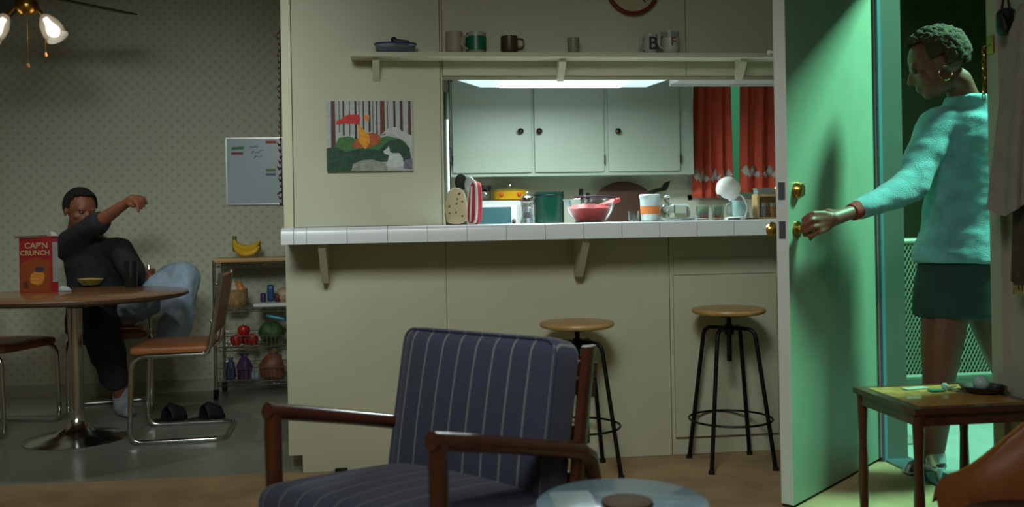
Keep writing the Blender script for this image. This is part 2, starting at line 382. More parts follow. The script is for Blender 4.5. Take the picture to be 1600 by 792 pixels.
# ------------------------------------------------------------------ bar counter with white tiles
CT = 0.988
bc = thing('bar_counter', 'white tiled bar counter running through the kitchen pass-through', 'counter', (0, 0, 0))
M_tile = mat('white_tile', (226, 230, 232), 0.22, var=0.03, vscale=6)
M_grout = mat('grout', (172, 176, 174), 0.8)
mb().box((-0.428, 3.708, 0.926), (1.94, 3.938, CT-0.006)).box((0.2, 3.938, 0.926), (1.9, 4.20, CT-0.006)).build('slab', M_grout, bc)
xs = [-0.435, -0.388, -0.341]
while xs[-1] < 1.85: xs.append(xs[-1]+0.1525)
xs[-1] = 1.94
tile_mesh = {}
for i in range(len(xs)-1):
    wd = round(xs[i+1]-xs[i], 4)
    if wd not in tile_mesh:
        t = mb(); h = wd/2-0.0012
        prof = [(0, 0.0), (0, 0.048), (0.004, 0.057), (0.012, 0.062), (0.05, 0.062), (0.05, 0.055), (0.008, 0.055), (0.008, 0.0)]   # quarter-round nosing tile
        vs = [V((-h, y, z)) for y, z in prof]+[V((h, y, z)) for y, z in prof]; k = len(prof)
        t._add(vs, [tuple(range(k-1, -1, -1)), tuple(range(k, 2*k))]+[(a, (a+1) % k, k+(a+1) % k, k+a) for a in range(k)])
        first = t.build('nosing_tile', M_tile, bc, 50); tile_mesh[wd] = first.data; o = first
    else:
        o = bpy.data.objects.new('nosing_tile', tile_mesh[wd]); COL.objects.link(o); o.parent = bc
    o.location = ((xs[i]+xs[i+1])/2, 3.70, 0.925)
e = mb()
e.box((-0.4355, 3.702, 0.925), (-0.4285, 3.936, CT-0.004)).build('end_tile', M_tile, bc)
rows = [(3.751, 3.845), (3.846, 3.938), (3.939, 4.068), (4.069, 4.20)]
tm = {}
for r, (a, b) in enumerate(rows):
    for i in range(len(xs)-1):
        x0, x1 = xs[i]+0.0012, xs[i+1]-0.0012
        if r >= 2: x0, x1 = max(x0, 0.203), min(x1, 1.893)
        if x1-x0 < 0.01: continue
        key = (r, round(x1-x0, 4))
        if key not in tm:
            o = mb().box((-(x1-x0)/2, a+0.0012, 0), ((x1-x0)/2, b-0.0012, 0.008)).build('top_tile', M_tile, bc); tm[key] = o.data
        else: o = bpy.data.objects.new('top_tile', tm[key]); COL.objects.link(o); o.parent = bc
        o.location = ((x0+x1)/2, 0, CT-0.008)
for x in (-0.287, 0.742, 1.70):
    pr_ = [(3.9395, 0.926), (3.735, 0.926), (3.735, 0.905), (3.885, 0.765), (3.9395, 0.765)]
    t = mb(); vs = [V((x-0.014, y, z)) for y, z in pr_]+[V((x+0.014, y, z)) for y, z in pr_]; k = len(pr_)
    t._add(vs, [tuple(range(k)), tuple(range(2*k-1, k-1, -1))]+[(a, k+a, k+(a+1) % k, (a+1) % k) for a in range(k)])
    t.build('bracket', M_wall, bc)
# ------------------------------------------------------------------ wall shelf
SH = 1.677
sh = thing('wall_shelf', 'long cream wall shelf above the pass-through holding mugs', 'shelf', (0, 0, 0))
mb().box((-0.170, 3.828, 1.660), (1.66, 3.94, SH)).build('board', M_wall, sh)
for x in (-0.072, 0.685, 1.452):
    pr_ = [(3.94, 1.660), (3.865, 1.660), (3.865, 1.645), (3.915, 1.59), (3.94, 1.575)]
    t = mb(); vs = [V((x-0.014, y, z)) for y, z in pr_]+[V((x+0.014, y, z)) for y, z in pr_]; k = len(pr_)
    t._add(vs, [tuple(range(k)), tuple(range(2*k-1, k-1, -1))]+[(a, k+a, k+(a+1) % k, (a+1) % k) for a in range(k)])
    t.build('bracket', M_wall, sh)
def mug(px, w_px, h_px, col, label, handle=None, y=3.882, flare=0.0, bands=None, name='mug', rough=0.4, letter=None):
    p = aty(px, 79-(px-700)*0.012, y); s = 0.00262; r = w_px*s/2; h = h_px*s
    t = thing(name, label, 'cup', (p.x, y, SH), 0, 'cups on the wall shelf')
    mc = mat('glaze_%d' % px, col, rough)
    mb().lathe([(r*0.80, 0), (r*0.92, 0.004), (r, h*0.2), (r+flare, h), (r+flare-0.003, h), (r-0.004, h*0.2), (r*0.8, 0.007), (0.0, 0.006)], n=24).build('body', mc, t)
    if handle:
        q = [(handle*(r-0.002), 0, h*0.82), (handle*(r+0.026), 0, h*0.80), (handle*(r+0.028), 0, h*0.3), (handle*(r-0.002), 0, h*0.22)]
        mb().tube([Rz(-0.5*handle) @ V(a) for a in fillet(q, 0.02)], 0.0045, 8).build('handle', mc, t)
    if bands:
        for z0, z1, bc_ in bands:
            mb().lathe([(r+0.0008+flare*z0, h*z0), (r+0.0012+flare*z1, h*z1)], n=24).build('glaze_band', mat('band_%d' % px, bc_, 0.35), t)
    if letter:
        M = Tr(0.008, -r-0.0012, h*0.5) @ Rx(PI/2)
        for txt, sz, dz, c_ in letter:
            lettering(txt, sz, mat('ink_'+txt+str(px), c_, 0.5), t, Tr(0.004, -r-0.0016, h*dz) @ Rx(PI/2), bold=0.0008)
    return t
mug(710, 27, 34, (150, 140, 120), 'cream cup with pinkish flecks beside the green mug', rough=0.5)
mug(744, 31, 33, (150, 150, 138), 'mug with a wide dark green band on the shelf', handle=-1, bands=[(0.16, 0.82, (18, 96, 66))])
mug(796, 27, 28, (62, 52, 28), 'dark brown stoneware mug alone on the shelf', handle=1)
mug(896, 17, 26, (128, 128, 104), 'small narrow beige cup between brown and lettered mugs', flare=0.003)
mug(1016, 23, 32, (170, 172, 160), 'white mug printed with a black letter B', handle=-1, letter=[('B', 0.075, 0.5, (30, 34, 34))])
mug(1047, 28, 37, (176, 178, 164), 'tall white mug with a red print and large handle', handle=-1, letter=[('F', 0.05, 0.5, (120, 60, 50))], bands=[(0.72, 0.93, (130, 140, 140))])
p = aty(618, 80, 3.884)
gd = thing('glass_dish', 'clear oblong glass dish with a blue rim at the shelf end', 'dish', (p.x, 3.884, SH))
dsh = mb()
prof = [(0.80, 0.0), (0.86, 0.004), (0.98, 0.036), (1.0, 0.040), (0.95, 0.040), (0.83, 0.008), (0.0, 0.007)]
dsh.lathe(prof, n=28, M=Matrix.Diagonal((0.085, 0.050, 1, 1))); dsh.build('bowl', mat('bluish_glass', (170, 185, 200), 0.06, trans=0.8), gd)
mb().tube([(0.084*math.cos(a), 0.049*math.sin(a), 0.040) for a in [2*PI*i/28 for i in range(28)]], 0.003, 6, closed=True).build('rim', mat('cobalt', (24, 34, 110), 0.25), gd)
mb().rbox((0.066, 0.05, 0.022), 0.008, Tr(0, 0, 0.021), 4).build('blue_cloth', mat('blue_cloth', (30, 36, 110), 0.8), gd)
bk = mb().rbox((0.066, 0.028, 0.020), 0.007, Tr(0.012, 0, 0) @ Ry(0.12), 4); bk.ball((-0.018, 0, 0.010), 0.012)
tag(bk.build('black_clip', mat('black_plastic', (22, 20, 24), 0.45), None, loc=(p.x+0.012, 3.884, SH+0.049)), 'black plastic hair clip lying in the blue-rimmed glass dish', 'clip')
# clock
p = aty(988, -18, 3.93)
ck = thing('wall_clock', 'round wall clock with a dark red rim above the lettered mugs', 'clock', (p.x, 3.938, p.z))
ring = [(0.106*math.cos(a), -0.016, 0.106*math.sin(a)) for a in [2*PI*i/48 for i in range(48)]]
mb().tube(ring, 0.0085, 10, closed=True).build('rim', mat('dark_red', (110, 34, 26), 0.4), ck)
mb().cyl((0, 0, 0), (0, -0.012, 0), 0.104, n=48).build('face', mat('clock_face', (175, 168, 136), 0.6), ck)
for L, a in ((0.055, 0.9), (0.08, 2.4)): mb().box((-0.002, -0.0145, 0), (0.002, -0.0125, L), Ry(a)).build('hand', M_black, ck)
# ------------------------------------------------------------------ painting
A, B = aty(509, 158, 3.92), aty(646, 266, 3.92); pw, ph = B.x-A.x, A.z-B.z
pt = thing('canvas_painting', 'unframed painting of a birch wood with an orange fox and white animal', 'painting', (A.x, 3.92, B.z))
mb().box((0, 0, 0), (pw, 0.0195, ph)).build('canvas', mat('canvas_edge', (130, 126, 104), 0.8), pt)
pics = []
def shp(name, pts, col, lay, var=0.25):
    """paint shapes in picture units 0-100 wide, 0-80 high"""
    b_ = mb(); mm = Matrix(((pw/100, 0, 0, 0), (0, 0, -1, 0), (0, ph/80, 0, 0), (0, 0, 0, 1)))
    b_.prism(pts, 0.0003+0.00022*lay, mm); return b_.build(name, mat('paint_'+name+'_%d_%d_%d' % col, col, 0.6, var=var, vscale=60), pt)
shp('birch_ground', [(0, 0), (100, 0), (100, 80), (0, 80)], (176, 178, 172), 0, 0.12)
random.seed(3)
for x, wd, lo, c_ in ((8, 4.5, 26, (84, 40, 30)), (20, 2.0, 40, (50, 42, 38)), (27, 1.0, 40, (70, 66, 62)), (34, 2.4, 34, (46, 40, 36)), (38, 0.9, 40, (60, 56, 54)), (43, 1.6, 38, (54, 40, 36)), (50, 2.2, 44, (50, 38, 36)), (54, 1.0, 38, (70, 60, 56)), (58.5, 1.6, 36, (60, 54, 50)), (65, 5.0, 40, (106, 50, 30)), (79, 2.4, 40, (66, 34, 34)), (87, 3.0, 40, (70, 40, 38)), (96.5, 3.2, 34, (84, 46, 38)), (71, 0.9, 44, (90, 84, 82)), (15, 1.0, 44, (84, 82, 80))):
    shp('painted_trunk', [(x-wd*0.6, lo), (x+wd*0.6, lo+1), (x+wd/2, 80), (x-wd/2, 80)], c_, 1)
for k in range(60):
    x = random.uniform(1, 99); z = random.uniform(42, 78); shp('birch_fleck', [(x, z), (x+random.uniform(0.4, 1.2), z+0.5), (x+0.5, z+1.2)], (84, 84, 82), 1.2, 0)
shp('red_leaves', [(11, 53), (20, 54), (38, 53), (40, 60), (36, 65), (24, 64), (18, 60), (12, 57)], (196, 40, 36), 2)
shp('orange_leaf', [(43, 60), (49, 56), (50, 64), (44, 64)], (205, 130, 34), 2)
shp('moss_bank', [(8, 26), (20, 22), (60, 22), (96, 18), (97, 30), (86, 36), (70, 40), (58, 36), (40, 34), (26, 40), (14, 38)], (58, 110, 52), 2)
shp('dark_bush', [(0, 0), (30, 0), (60, 10), (98, 10), (96, 26), (84, 36), (72, 34), (60, 24), (40, 26), (22, 22), (10, 28), (0, 26)], (24, 66, 44), 3, 0.5)
shp('fox_back', [(29, 28), (36, 26), (50, 27), (62, 32), (62, 40), (54, 44), (44, 42), (34, 36)], (172, 84, 34), 4)
shp('fox_head', [(37, 34), (44, 25), (50, 32), (49, 41), (44, 46), (40, 51), (36, 53), (37, 45)], (222, 150, 30), 5)
shp('pale_rock', [(28, 0), (70, 0), (68, 8), (52, 13), (40, 12), (30, 8)], (140, 146, 132), 4)
shp('white_animal', [(68, 6), (76, 3), (88, 5), (88, 14), (84, 20), (76, 20), (73, 22), (72, 28), (69, 25), (65, 22), (67, 19), (72, 18), (70, 10)], (196, 200, 196), 5, 0.1)
shp('violet_patch', [(88, 2), (99, 1), (99, 14), (90, 12)], (106, 104, 120), 4)
shp('white_scrub', [(62, 40), (70, 44), (80, 40), (92, 32), (98, 18), (99, 40), (90, 44), (80, 50), (70, 48)], (186, 190, 184), 2.5, 0.1)
# ------------------------------------------------------------------ kitchen
YC = 5.09
bx = lambda px: aty(px, 200, YC).x
uc = thing('upper_cabinet', 'pale green painted wall cabinet with three doors over the stove', 'cabinet', (0, 0, 0))
zb = aty(850, 275, YC).z
X0, X1 = bx(703), bx(1083)
mb().box((X0, YC, zb), (X1, 5.346, 2.495)).build('body', M_cab, uc)
M_knob = mat('dark_bronze', (70, 62, 50), 0.35, 0.9)
for a, b, k in ((706, 830, 812), (834, 943, 841), (949, 1061, 963)):
    x0, x1 = bx(a), bx(b)
    d = mb().rbox((x1-x0, 0.018, 1.15), 0.007, Tr((x0+x1)/2, YC-0.008, zb+0.018+0.575), 5).build('door', M_cab, uc)
    kz = aty(k, 206, YC).z
    mb().lathe([(0.006, 0), (0.006, 0.014), (0.015, 0.018), (0.016, 0.026), (0.009, 0.032), (0, 0.033)], n=16, M=Rx(PI/2), c=(bx(k), YC-0.016, kz)).build('knob', M_knob, d)
    for z in (zb+0.06, zb+0.5): mb().cyl((x1 if k < a+60 else x0, YC-0.017, z), (x1 if k < a+60 else x0, YC-0.017, z+0.05), 0.004, n=8).build('hinge', M_knob, d)
# back run of base cabinets and worktop
lo = thing('base_cabinet', 'pale green base cabinet along the kitchen back wall', 'cabinet', (0, 0, 0))
mb().box((-0.34, 4.74, 0.0), (2.05, 5.345, 0.89)).build('body', M_cab, lo)
for i in range(5): mb().rbox((0.46, 0.016, 0.7), 0.006, Tr(-0.10+i*0.475, 4.734, 0.46), 3).build('door', M_cab, lo)
tag(mb().rbox((2.40, 0.62, 0.03), 0.006, Tr(0.86, 5.035, 0.905), 3).build('kitchen_worktop', mat('worktop', (218, 222, 212), 0.35, var=0.05), None), 'pale worktop along the kitchen back wall under the pots', 'worktop')
# fluorescent fitting and hung cabinets over the pass-through
hc = thing('hanging_cabinet', 'white cabinet hung over the pass-through above the tube light', 'cabinet', (0, 0, 0))
mb().box((0.20, 4.045, 1.668), (1.288, 4.46, 2.5)).build('body', M_cab, hc)
hc2 = thing('hanging_cabinet', 'lower white hung cabinet beside the tube light near the curtains', 'cabinet', (0, 0, 0))
mb().box((1.292, 4.08, 1.628), (1.90, 4.40, 2.5)).build('body', M_white, hc2)
mb().box((1.29, 4.06, 1.622), (1.90, 4.08, 1.66)).box((1.29, 4.40, 1.622), (1.90, 4.42, 1.66)).build('bottom_rail', M_white, hc2)
tl = thing('tube_light', 'glowing white fluorescent fitting under the hung cabinet', 'light', (0, 0, 0))
def taper(x0, x1, y0, y1, z0, z1, d): # diffuser tray: flared upward
    b_ = mb(); vs = [(x0+d, y0+0.02, z0), (x1-d, y0+0.02, z0), (x1-d, y1-0.02, z0), (x0+d, y1-0.02, z0), (x0, y0, z1), (x1, y0, z1), (x1, y1, z1), (x0, y1, z1)]
    b_._add([V(q) for q in vs], [(0,3,2,1),(4,5,6,7),(0,1,5,4),(1,2,6,5),(2,3,7,6),(3,0,4,7)]); return b_
taper(0.295, 1.275, 4.19, 4.43, 1.618, 1.652, 0.10).build('diffuser', mat('diffuser', (230, 240, 238), 0.5, emit=(205, 240, 245), estr=0.8), tl)
mb().box((0.29, 4.185, 1.652), (1.28, 4.435, 1.668)).build('housing', M_white, tl)
mb().box((0.48, 4.23, 1.612), (1.04, 4.39, 1.6185)).build('lens', mat('tube_lens', (250, 252, 250), 0.5, emit=(238, 250, 250), estr=5.0), tl)
# curtains
def curtain(name, pxa, pxb, pxa2, pxb2, ytop, ybot, label, seed):
    y = 5.26; t = thing(name, label, 'curtain', (0, 0, 0), 0, 'kitchen window curtains'); rnd = random.Random(seed)
    R_, C_ = 14, 40; ph0 = rnd.uniform(0, 6); rows = []
    def pos(u, v):
        a = aty(pxa+(pxb-pxa)*u, ytop, y); b_ = aty(pxa2+(pxb2-pxa2)*u, ybot, y); q = a.lerp(b_, v)
        q.y = y+0.020*math.sin(u*PI*2*3.6+ph0+0.4*math.sin(v*3))*(0.5+0.5*v)+0.006*math.sin(u*40+v*2)
        return q
    for i in range(R_+1): rows.append([pos(j/C_, i/R_) for j in range(C_+1)])
    b_ = mb().sheet(rows); o = b_.build('cloth', mat('rust_red_cloth', (206, 84, 60), 0.85, var=0.1, vscale=20, bump=0.1, bscale=200), t); solidify(o, 0.003)
    e = mb(); N = 6
    for k in range(N):
        uc_ = (k+0.5)/N; du = 0.42/N
        for (vc, dv) in ((0.80, 0.055), (0.835, 0.035)):
            pts = [pos(uc_, vc-dv), pos(min(1, uc_+du), vc), pos(uc_, vc+dv), pos(max(0, uc_-du), vc)]
            for q in pts: q.y -= 0.006+0.001*(vc > 0.81)
            kk = len(e.v); e._add(pts, [(0, 1, 2, 3)]); uc_ += 0.5/N
            if uc_ > 0.97: break
    eo = e.build('diamond_embroidery', mat('white_thread', (190, 182, 172), 0.8), t); solidify(eo, 0.001)
    mb().tube([rows[0][0]+V((-0.01, 0, 0.004)), rows[0][-1]+V((0.01, 0, 0.004))], 0.006).build('rod', M_brass, t)
    for q_ in (rows[0][0], rows[0][-1]): mb().tube([q_+V((0, 0, 0.004)), V((q_.x, 5.349, q_.z+0.004))], 0.005, 6).build('rod_bracket', M_brass, t)
curtain('cafe_curtain', 1084, 1141, 1083, 1144, 128, 309, 'rust red curtain with white diamond hem next to the cabinet', 1)
curtain('cafe_curtain', 1157, 1236, 1158, 1234, 128, 301, 'rust red curtain with white diamond hem nearer the open door', 4)
# stove, pots and other things on the back run
sv = thing('back_ledge', 'white enamel ledge box at the back of the stove', 'ledge', (0, 0, 0))
L0, L1 = aty(738, 315, 5.1), aty(820, 313, 5.1); zt = aty(780, 313, 5.1).z
mb().rbox((L1.x-L0.x, 0.22, zt-0.92), 0.01, Tr((L0.x+L1.x)/2, 5.2, (zt+0.92)/2), 4).build('body', M_white, sv)
for i in range(4): mb().lathe([(0.014, 0), (0.014, 0.012), (0.010, 0.016), (0, 0.016)], n=14, M=Rx(PI/2), c=(L0.x+0.05+i*0.055, 5.09, zt-0.05)).build('knob', M_black, sv)
p = aty(757, 312, 5.18)
jr = thing('spice_jar', 'clear storage jar with a black lid on the stove ledge', 'jar', (p.x, 5.17, zt))
mb().lathe([(0.030, 0), (0.034, 0.004), (0.034, 0.05), (0.028, 0.058), (0.025, 0.056), (0.031, 0.05), (0.031, 0.006), (0, 0.005)], n=20).build('glass', M_glass, jr)
mb().lathe([(0.036, 0.058), (0.038, 0.062), (0.038, 0.078), (0.034, 0.082), (0, 0.082)], n=20).build('lid', M_black, jr)
p = aty(798, 312, 5.18)
cs_ = thing('casserole_pot', 'yellow casserole pot with an orange pattern and lid knob', 'pot', (p.x, 5.19, zt))
mb().lathe([(0.075, 0), (0.095, 0.006), (0.100, 0.045), (0.104, 0.05), (0.095, 0.05), (0.09, 0.01), (0, 0.008)], n=28).build('body', mat('yellow_enamel', (212, 160, 26), 0.3), cs_)
for a in (PI*1.3, PI*1.62): mb().ball((0.098*math.cos(a), 0.098*math.sin(a), 0.03), 0.012, (1, 1, 1)).build('painted_flower', mat('orange_enamel', (196, 74, 24), 0.35), cs_)
ld = mb().lathe([(0.102, 0.051), (0.098, 0.057), (0.06, 0.066), (0.02, 0.070), (0, 0.070)], n=28).build('lid', mat('olive_enamel', (120, 106, 50), 0.3), cs_)
mb().lathe([(0.006, 0.069), (0.006, 0.076), (0.013, 0.080), (0.012, 0.088), (0, 0.090)], n=14).build('knob', M_chrome, ld)
p = aty(858, 345, 4.95); rp = (aty(882, 320, 4.95).x-aty(835, 320, 4.95).x)/2; hp = aty(858, 300, 4.95).z-0.92
sp_ = thing('stock_pot', 'tall dark green enamel stock pot behind the pepper mill', 'pot', (p.x, 4.95, 0.92))
mb().lathe([(rp*0.95, 0), (rp, 0.008), (rp, hp-0.006), (rp+0.004, hp), (rp-0.004, hp), (rp-0.006, 0.01), (0, 0.008)], n=36).build('body', mat('green_enamel', (16, 62, 48), 0.22), sp_)
mb().lathe([(rp+0.001, hp-0.022), (rp+0.003, hp-0.018), (rp+0.001, hp-0.014)], n=36).build('rim_band', mat('dark_enamel', (14, 24, 34), 0.3), sp_)
for a in (0, PI): mb().tube(fillet([(math.cos(a)*rp*0.98, -0.03, hp*0.75), (math.cos(a)*(rp+0.035), -0.03, hp*0.77), (math.cos(a)*(rp+0.035), 0.03, hp*0.77), (math.cos(a)*rp*0.98, 0.03, hp*0.75)], 0.02), 0.006).build('handle', M_black, sp_)
p = aty(778, 345, 4.82); q = aty(803, 322, 4.82)
to = thing('toaster_oven', 'white countertop oven with a smoky glass front turned sideways', 'oven', (aty(775, 345, 4.86).x, 4.88, 0.92), -0.28)
wdt = aty(803, 330, 4.82).x-aty(742, 330, 4.82).x+0.06; ht = aty(800, 319, 4.82).z-0.92
mb().rbox((wdt, 0.20, ht), 0.012, Tr(0, 0, ht/2), 4).build('body', M_white, to)
mb().box((-wdt/2+0.012, -0.108, 0.02), (wdt/2-0.03, -0.098, ht-0.014)).build('glass_door', mat('smoky_glass', (66, 104, 110), 0.12, coat=0.5), to)
for z in (0.04, 0.08): mb().lathe([(0.010, 0), (0.010, 0.012), (0, 0.013)], n=12, M=Rx(PI/2), c=(wdt/2-0.016, -0.10, z)).build('knob', M_steel, to)
# wooden fish-shaped platter leaning on the back wall
A = aty(930, 345, 5.24); B = aty(1022, 345, 5.24); zt2 = aty(985, 283, 5.24).z; pxw = (B.x-A.x)
wp = thing('wooden_platter', 'large dark wooden platter with a handle leaning against the back wall', 'platter', ((A.x+B.x)/2, 5.25, 0.92), 0)
zc = (zt2-0.92)*0.52; hw, hh = pxw/2*1.05, (zt2-0.92)-zc
pts = [(hw*math.cos(2*PI*i/40), zc+hh*math.sin(2*PI*i/40)*(1 if i < 20 else 1.0)) for i in range(40)]
M = Tr(0, 0, 0) @ Rx(PI/2-0.14)
mb().prism(pts, 0.022, M).build('board', mat('dark_teak', (72, 46, 30), 0.5, var=0.25, vscale=9, stretch=(0.3, 1, 1)), wp)
mb().prism([(hw*0.80, zc+hh*0.58), (hw*0.90, zc+hh*0.36), (hw*1.10, zc+hh*0.55), (hw*1.42, zc+hh*0.62), (hw*1.50, zc+hh*0.80), (hw*1.56, zc+hh*1.02), (hw*1.36, zc+hh*0.92), (hw*1.25, zc+hh*0.72), (hw*1.02, zc+hh*0.68)], 0.02, M).build('handle', mat('dark_horn', (40, 36, 28), 0.5), wp)
# dark bottles beside the platter
for px_, h_ in ((908, 0.075), (919, 0.055)):
    yb_ = 5.0 if h_ > 0.06 else 5.11; p = aty(px_, 310, yb_)
    b_ = mb().lathe([(0.03, 0), (0.034, 0.006), (0.034, 0.12), (0.012, 0.155), (0.012, 0.165+h_), (0.014, 0.168+h_), (0, 0.17+h_)], n=16).build('bottle', mat('dark_bottle', (24, 28, 24), 0.15), None, loc=(p.x, yb_, 0.92))
    tag(b_, 'dark %s bottle standing between stock pot and wooden platter' % ('taller' if h_ > 0.06 else 'shorter'), 'bottle')
# long-handled tools in the far left of the kitchen
p = aty(699, 160, 4.62)
br = thing('broom', 'white broom pole with a dark olive grip at the pass-through edge', 'broom', (p.x-0.004, 4.62, -0.004))
mb().cyl((0, 0, 0.12), (0, 0, 1.50), 0.009, n=12).build('pole', M_white, br)
mb().cyl((0, 0, aty(699, 185, 4.62).z), (0, 0, aty(699, 143, 4.62).z), 0.0125, n=12).build('grip', mat('olive_grip', (70, 72, 54), 0.6), br)
mb().box((-0.10, -0.025, 0.0), (0.10, 0.025, 0.14)).build('brush', mat('straw', (170, 140, 80), 0.9, var=0.3, vscale=60), br)
p = aty(704, 240, 4.66)
ds = thing('duster_rod', 'thin dark rod with a black grip beside the broom', 'rod', (p.x, 4.70, -0.004))
mb().cyl((0, 0, 0.05), (0, 0, 1.72), 0.0035, n=8).build('rod', M_iron, ds)
mb().cyl((0, 0, aty(704, 252, 4.66).z), (0, 0, aty(704, 228, 4.66).z), 0.0085, n=10).build('grip', M_black, ds)
mb().lathe([(0.014, 0), (0.015, 0.02), (0.008, 0.06), (0, 0.07)], n=14).build('foot', M_black, ds)
# ------------------------------------------------------------------ things standing on the bar counter
def on_ct(px, y): p = aty(px, 345, y); return (p.x, y, CT)
def outline(pts, n=4):
    """smooth closed outline by corner cutting"""
    for _ in range(n-2):
        q = []
        for i in range(len(pts)):
            a, b = pts[i], pts[(i+1) % len(pts)]
            q += [(a[0]*0.75+b[0]*0.25, a[1]*0.75+b[1]*0.25), (a[0]*0.25+b[0]*0.75, a[1]*0.25+b[1]*0.75)]
        pts = q
    return pts
mt_pts = outline([(-0.045, 0), (0.045, 0), (0.05, 0.07), (0.042, 0.15), (0.0, 0.165), (-0.035, 0.14), (-0.042, 0.09), (-0.07, 0.10), (-0.072, 0.075), (-0.045, 0.05)])
om = thing('oven_mitt', 'cream oven mitt with black dots leaning at the counter end', 'oven mitt', (aty(713, 345, 4.10).x, 4.10, CT), 0.1)
b_ = mb().prism(mt_pts, 0.03, Rx(PI/2-0.25) @ Tr(0, 0, -0.015)); o = b_.build('mitt', mat('cream_cloth', (190, 176, 142), 0.9, var=0.06), om)
bv = o.modifiers.new('round', 'BEVEL'); bv.width = 0.010; bv.segments = 3
dm = mb(); random.seed(5)
for k in range(9):
    a, c_ = random.uniform(-0.03, 0.032), random.uniform(0.02, 0.14)
    M = Rx(PI/2-0.25) @ Tr(a, c_, 0.0152); dm.lathe([(0.0045, 0), (0.0045, 0.0008), (0, 0.0008)], n=8, M=M)
dm.build('dots', mat('black_print', (84, 76, 62), 0.8), om)
mb().tube([Rx(PI/2-0.25) @ V((x, 0.004, 0.0)) for x in (-0.044, 0, 0.044)], 0.012, 8).build('cuff_piping', mat('dark_piping', (60, 56, 50), 0.8), om)
rm = thing('oven_mitt', 'red oven mitt with white edging standing beside the dotted mitt', 'oven mitt', (aty(741, 345, 4.05).x, 4.05, CT), -1.2)
rp_ = outline([(-0.04, 0), (0.04, 0), (0.045, 0.08), (0.03, 0.17), (0.0, 0.185), (-0.03, 0.16), (-0.042, 0.08)])
o = mb().prism(rp_, 0.034, Rx(PI/2-0.06) @ Tr(0, 0, -0.017)).build('mitt', mat('red_cloth', (180, 52, 62), 0.85, var=0.08), rm); bv = o.modifiers.new('round', 'BEVEL'); bv.width = 0.009; bv.segments = 3
mb().tube([Rx(PI/2-0.06) @ V((a, b, 0.012)) for a, b in rp_], 0.006, 6, closed=True).build('edging', mat('white_cloth', (204, 204, 200), 0.9), rm)
mb().tube([Rx(PI/2-0.06) @ V((a*0.2, b, 0.018)) for a, b in ((0, 0.01), (0, 0.08), (0, 0.16))], 0.005, 6).build('stripe', MATS['white_cloth'], rm)
ut = thing('spatula', 'black slotted spatula standing up behind the dotted mitt', 'spatula', (aty(722, 345, 4.17).x, 4.17, CT))
mb().ball((0, 0, 0.185), 0.036, (0.8, 0.2, 1)).build('blade', M_black, ut); mb().cyl((0, 0, 0), (0, 0, 0.16), 0.005, n=8).build('handle', M_black, ut)
us = thing('serving_spoon', 'pale grey serving spoon standing between the oven mitts', 'spoon', (aty(735, 345, 4.15).x, 4.15, CT))
mb().ball((0, 0, 0.17), 0.038, (0.62, 0.25, 1)).build('bowl', mat('grey_plastic', (150, 158, 154), 0.5), us); mb().cyl((0, 0, 0), (0, 0, 0.15), 0.005, n=8).build('handle', MATS['grey_plastic'], us)
pm = thing('pepper_mill', 'clear acrylic pepper mill with a chrome cap', 'pepper mill', on_ct(824, 3.99))
mb().lathe([(0.030, 0), (0.031, 0.003), (0.030, 0.02), (0.025, 0.045), (0.0225, 0.062), (0.026, 0.082), (0.027, 0.088), (0, 0.088)], n=24).build('body', mat('acrylic', (226, 234, 238), 0.05, trans=0.8, ior=1.2), pm)
mb().lathe([(0.014, 0.022), (0.014, 0.046), (0, 0.046)], n=14).build('peppercorns', mat('peppercorn', (54, 50, 48), 0.8), pm)
mb().cyl((0, 0, 0.034), (0, 0, 0.088), 0.003, n=8).build('spindle', M_steel, pm)
mb().lathe([(0.027, 0.0885), (0.0285, 0.094), (0.025, 0.110), (0.012, 0.118), (0, 0.118)], n=24).build('cap', M_chrome, pm)
mb().ball((0, 0, 0.124), 0.0075).build('finial', M_chrome, pm)
# glass bowl with red contents
gb = thing('glass_bowl', 'wide clear glass mixing bowl holding a red cloth and fork', 'bowl', on_ct(922, 4.02))
mb().lathe([(0.0, 0.0), (0.058, 0.0), (0.066, 0.004), (0.094, 0.045), (0.113, 0.094), (0.117, 0.098), (0.114, 0.100), (0.108, 0.094), (0.089, 0.046), (0.062, 0.009), (0.0, 0.007)], n=40).build('bowl', M_glass, gb)
fm = mb().lathe([(0.0, 0.010), (0.057, 0.011), (0.078, 0.035), (0.092, 0.060), (0.07, 0.078), (0.03, 0.072), (0.0, 0.080)], n=28)
o = fm.build('red_fruit_mash', mat('watermelon_red', (214, 62, 60), 0.45, var=0.3, vscale=30), gb)
for v in o.data.vertices: v.co += v.co.normalized()*noise.noise(v.co*40)*0.008*(1 if v.co.z > 0.05 else 0.2)
cl = mb(); rows = []
for i in range(7):
    rows.append([V((0.02+0.017*i, -0.05+0.012*j, 0.058+0.006*i+0.004*math.sin(j*1.7+i))) for j in range(9)])
o = cl.sheet(rows).build('red_slice', mat('slice_red', (216, 76, 74), 0.5), gb); solidify(o, 0.012)
for k, (a, z) in enumerate(((2.6, 0.072), (1.6, 0.078), (0.4, 0.075))):
    mb().rbox((0.07, 0.03, 0.008), 0.003, Tr(0.03*math.cos(a), 0.03*math.sin(a), z) @ Rz(a) @ Ry(0.2), 3).build('purple_peel', mat('purple_peel', (110, 40, 84), 0.4), gb)
fk = thing('serving_fork', 'dark-handled serving fork resting across the glass bowl', 'fork', (on_ct(922, 4.02)[0], 4.05, CT))
mb().tube([(-0.06, 0, 0.108), (0.05, 0.02, 0.1115), (0.125, 0.03, 0.104)], 0.004, 8).build('handle', mat('navy_plastic', (26, 34, 60), 0.4), fk)
mb().rbox((0.05, 0.022, 0.003), 0.001, Tr(-0.05, 0, 0.112), 2).build('tines', M_steel, fk)
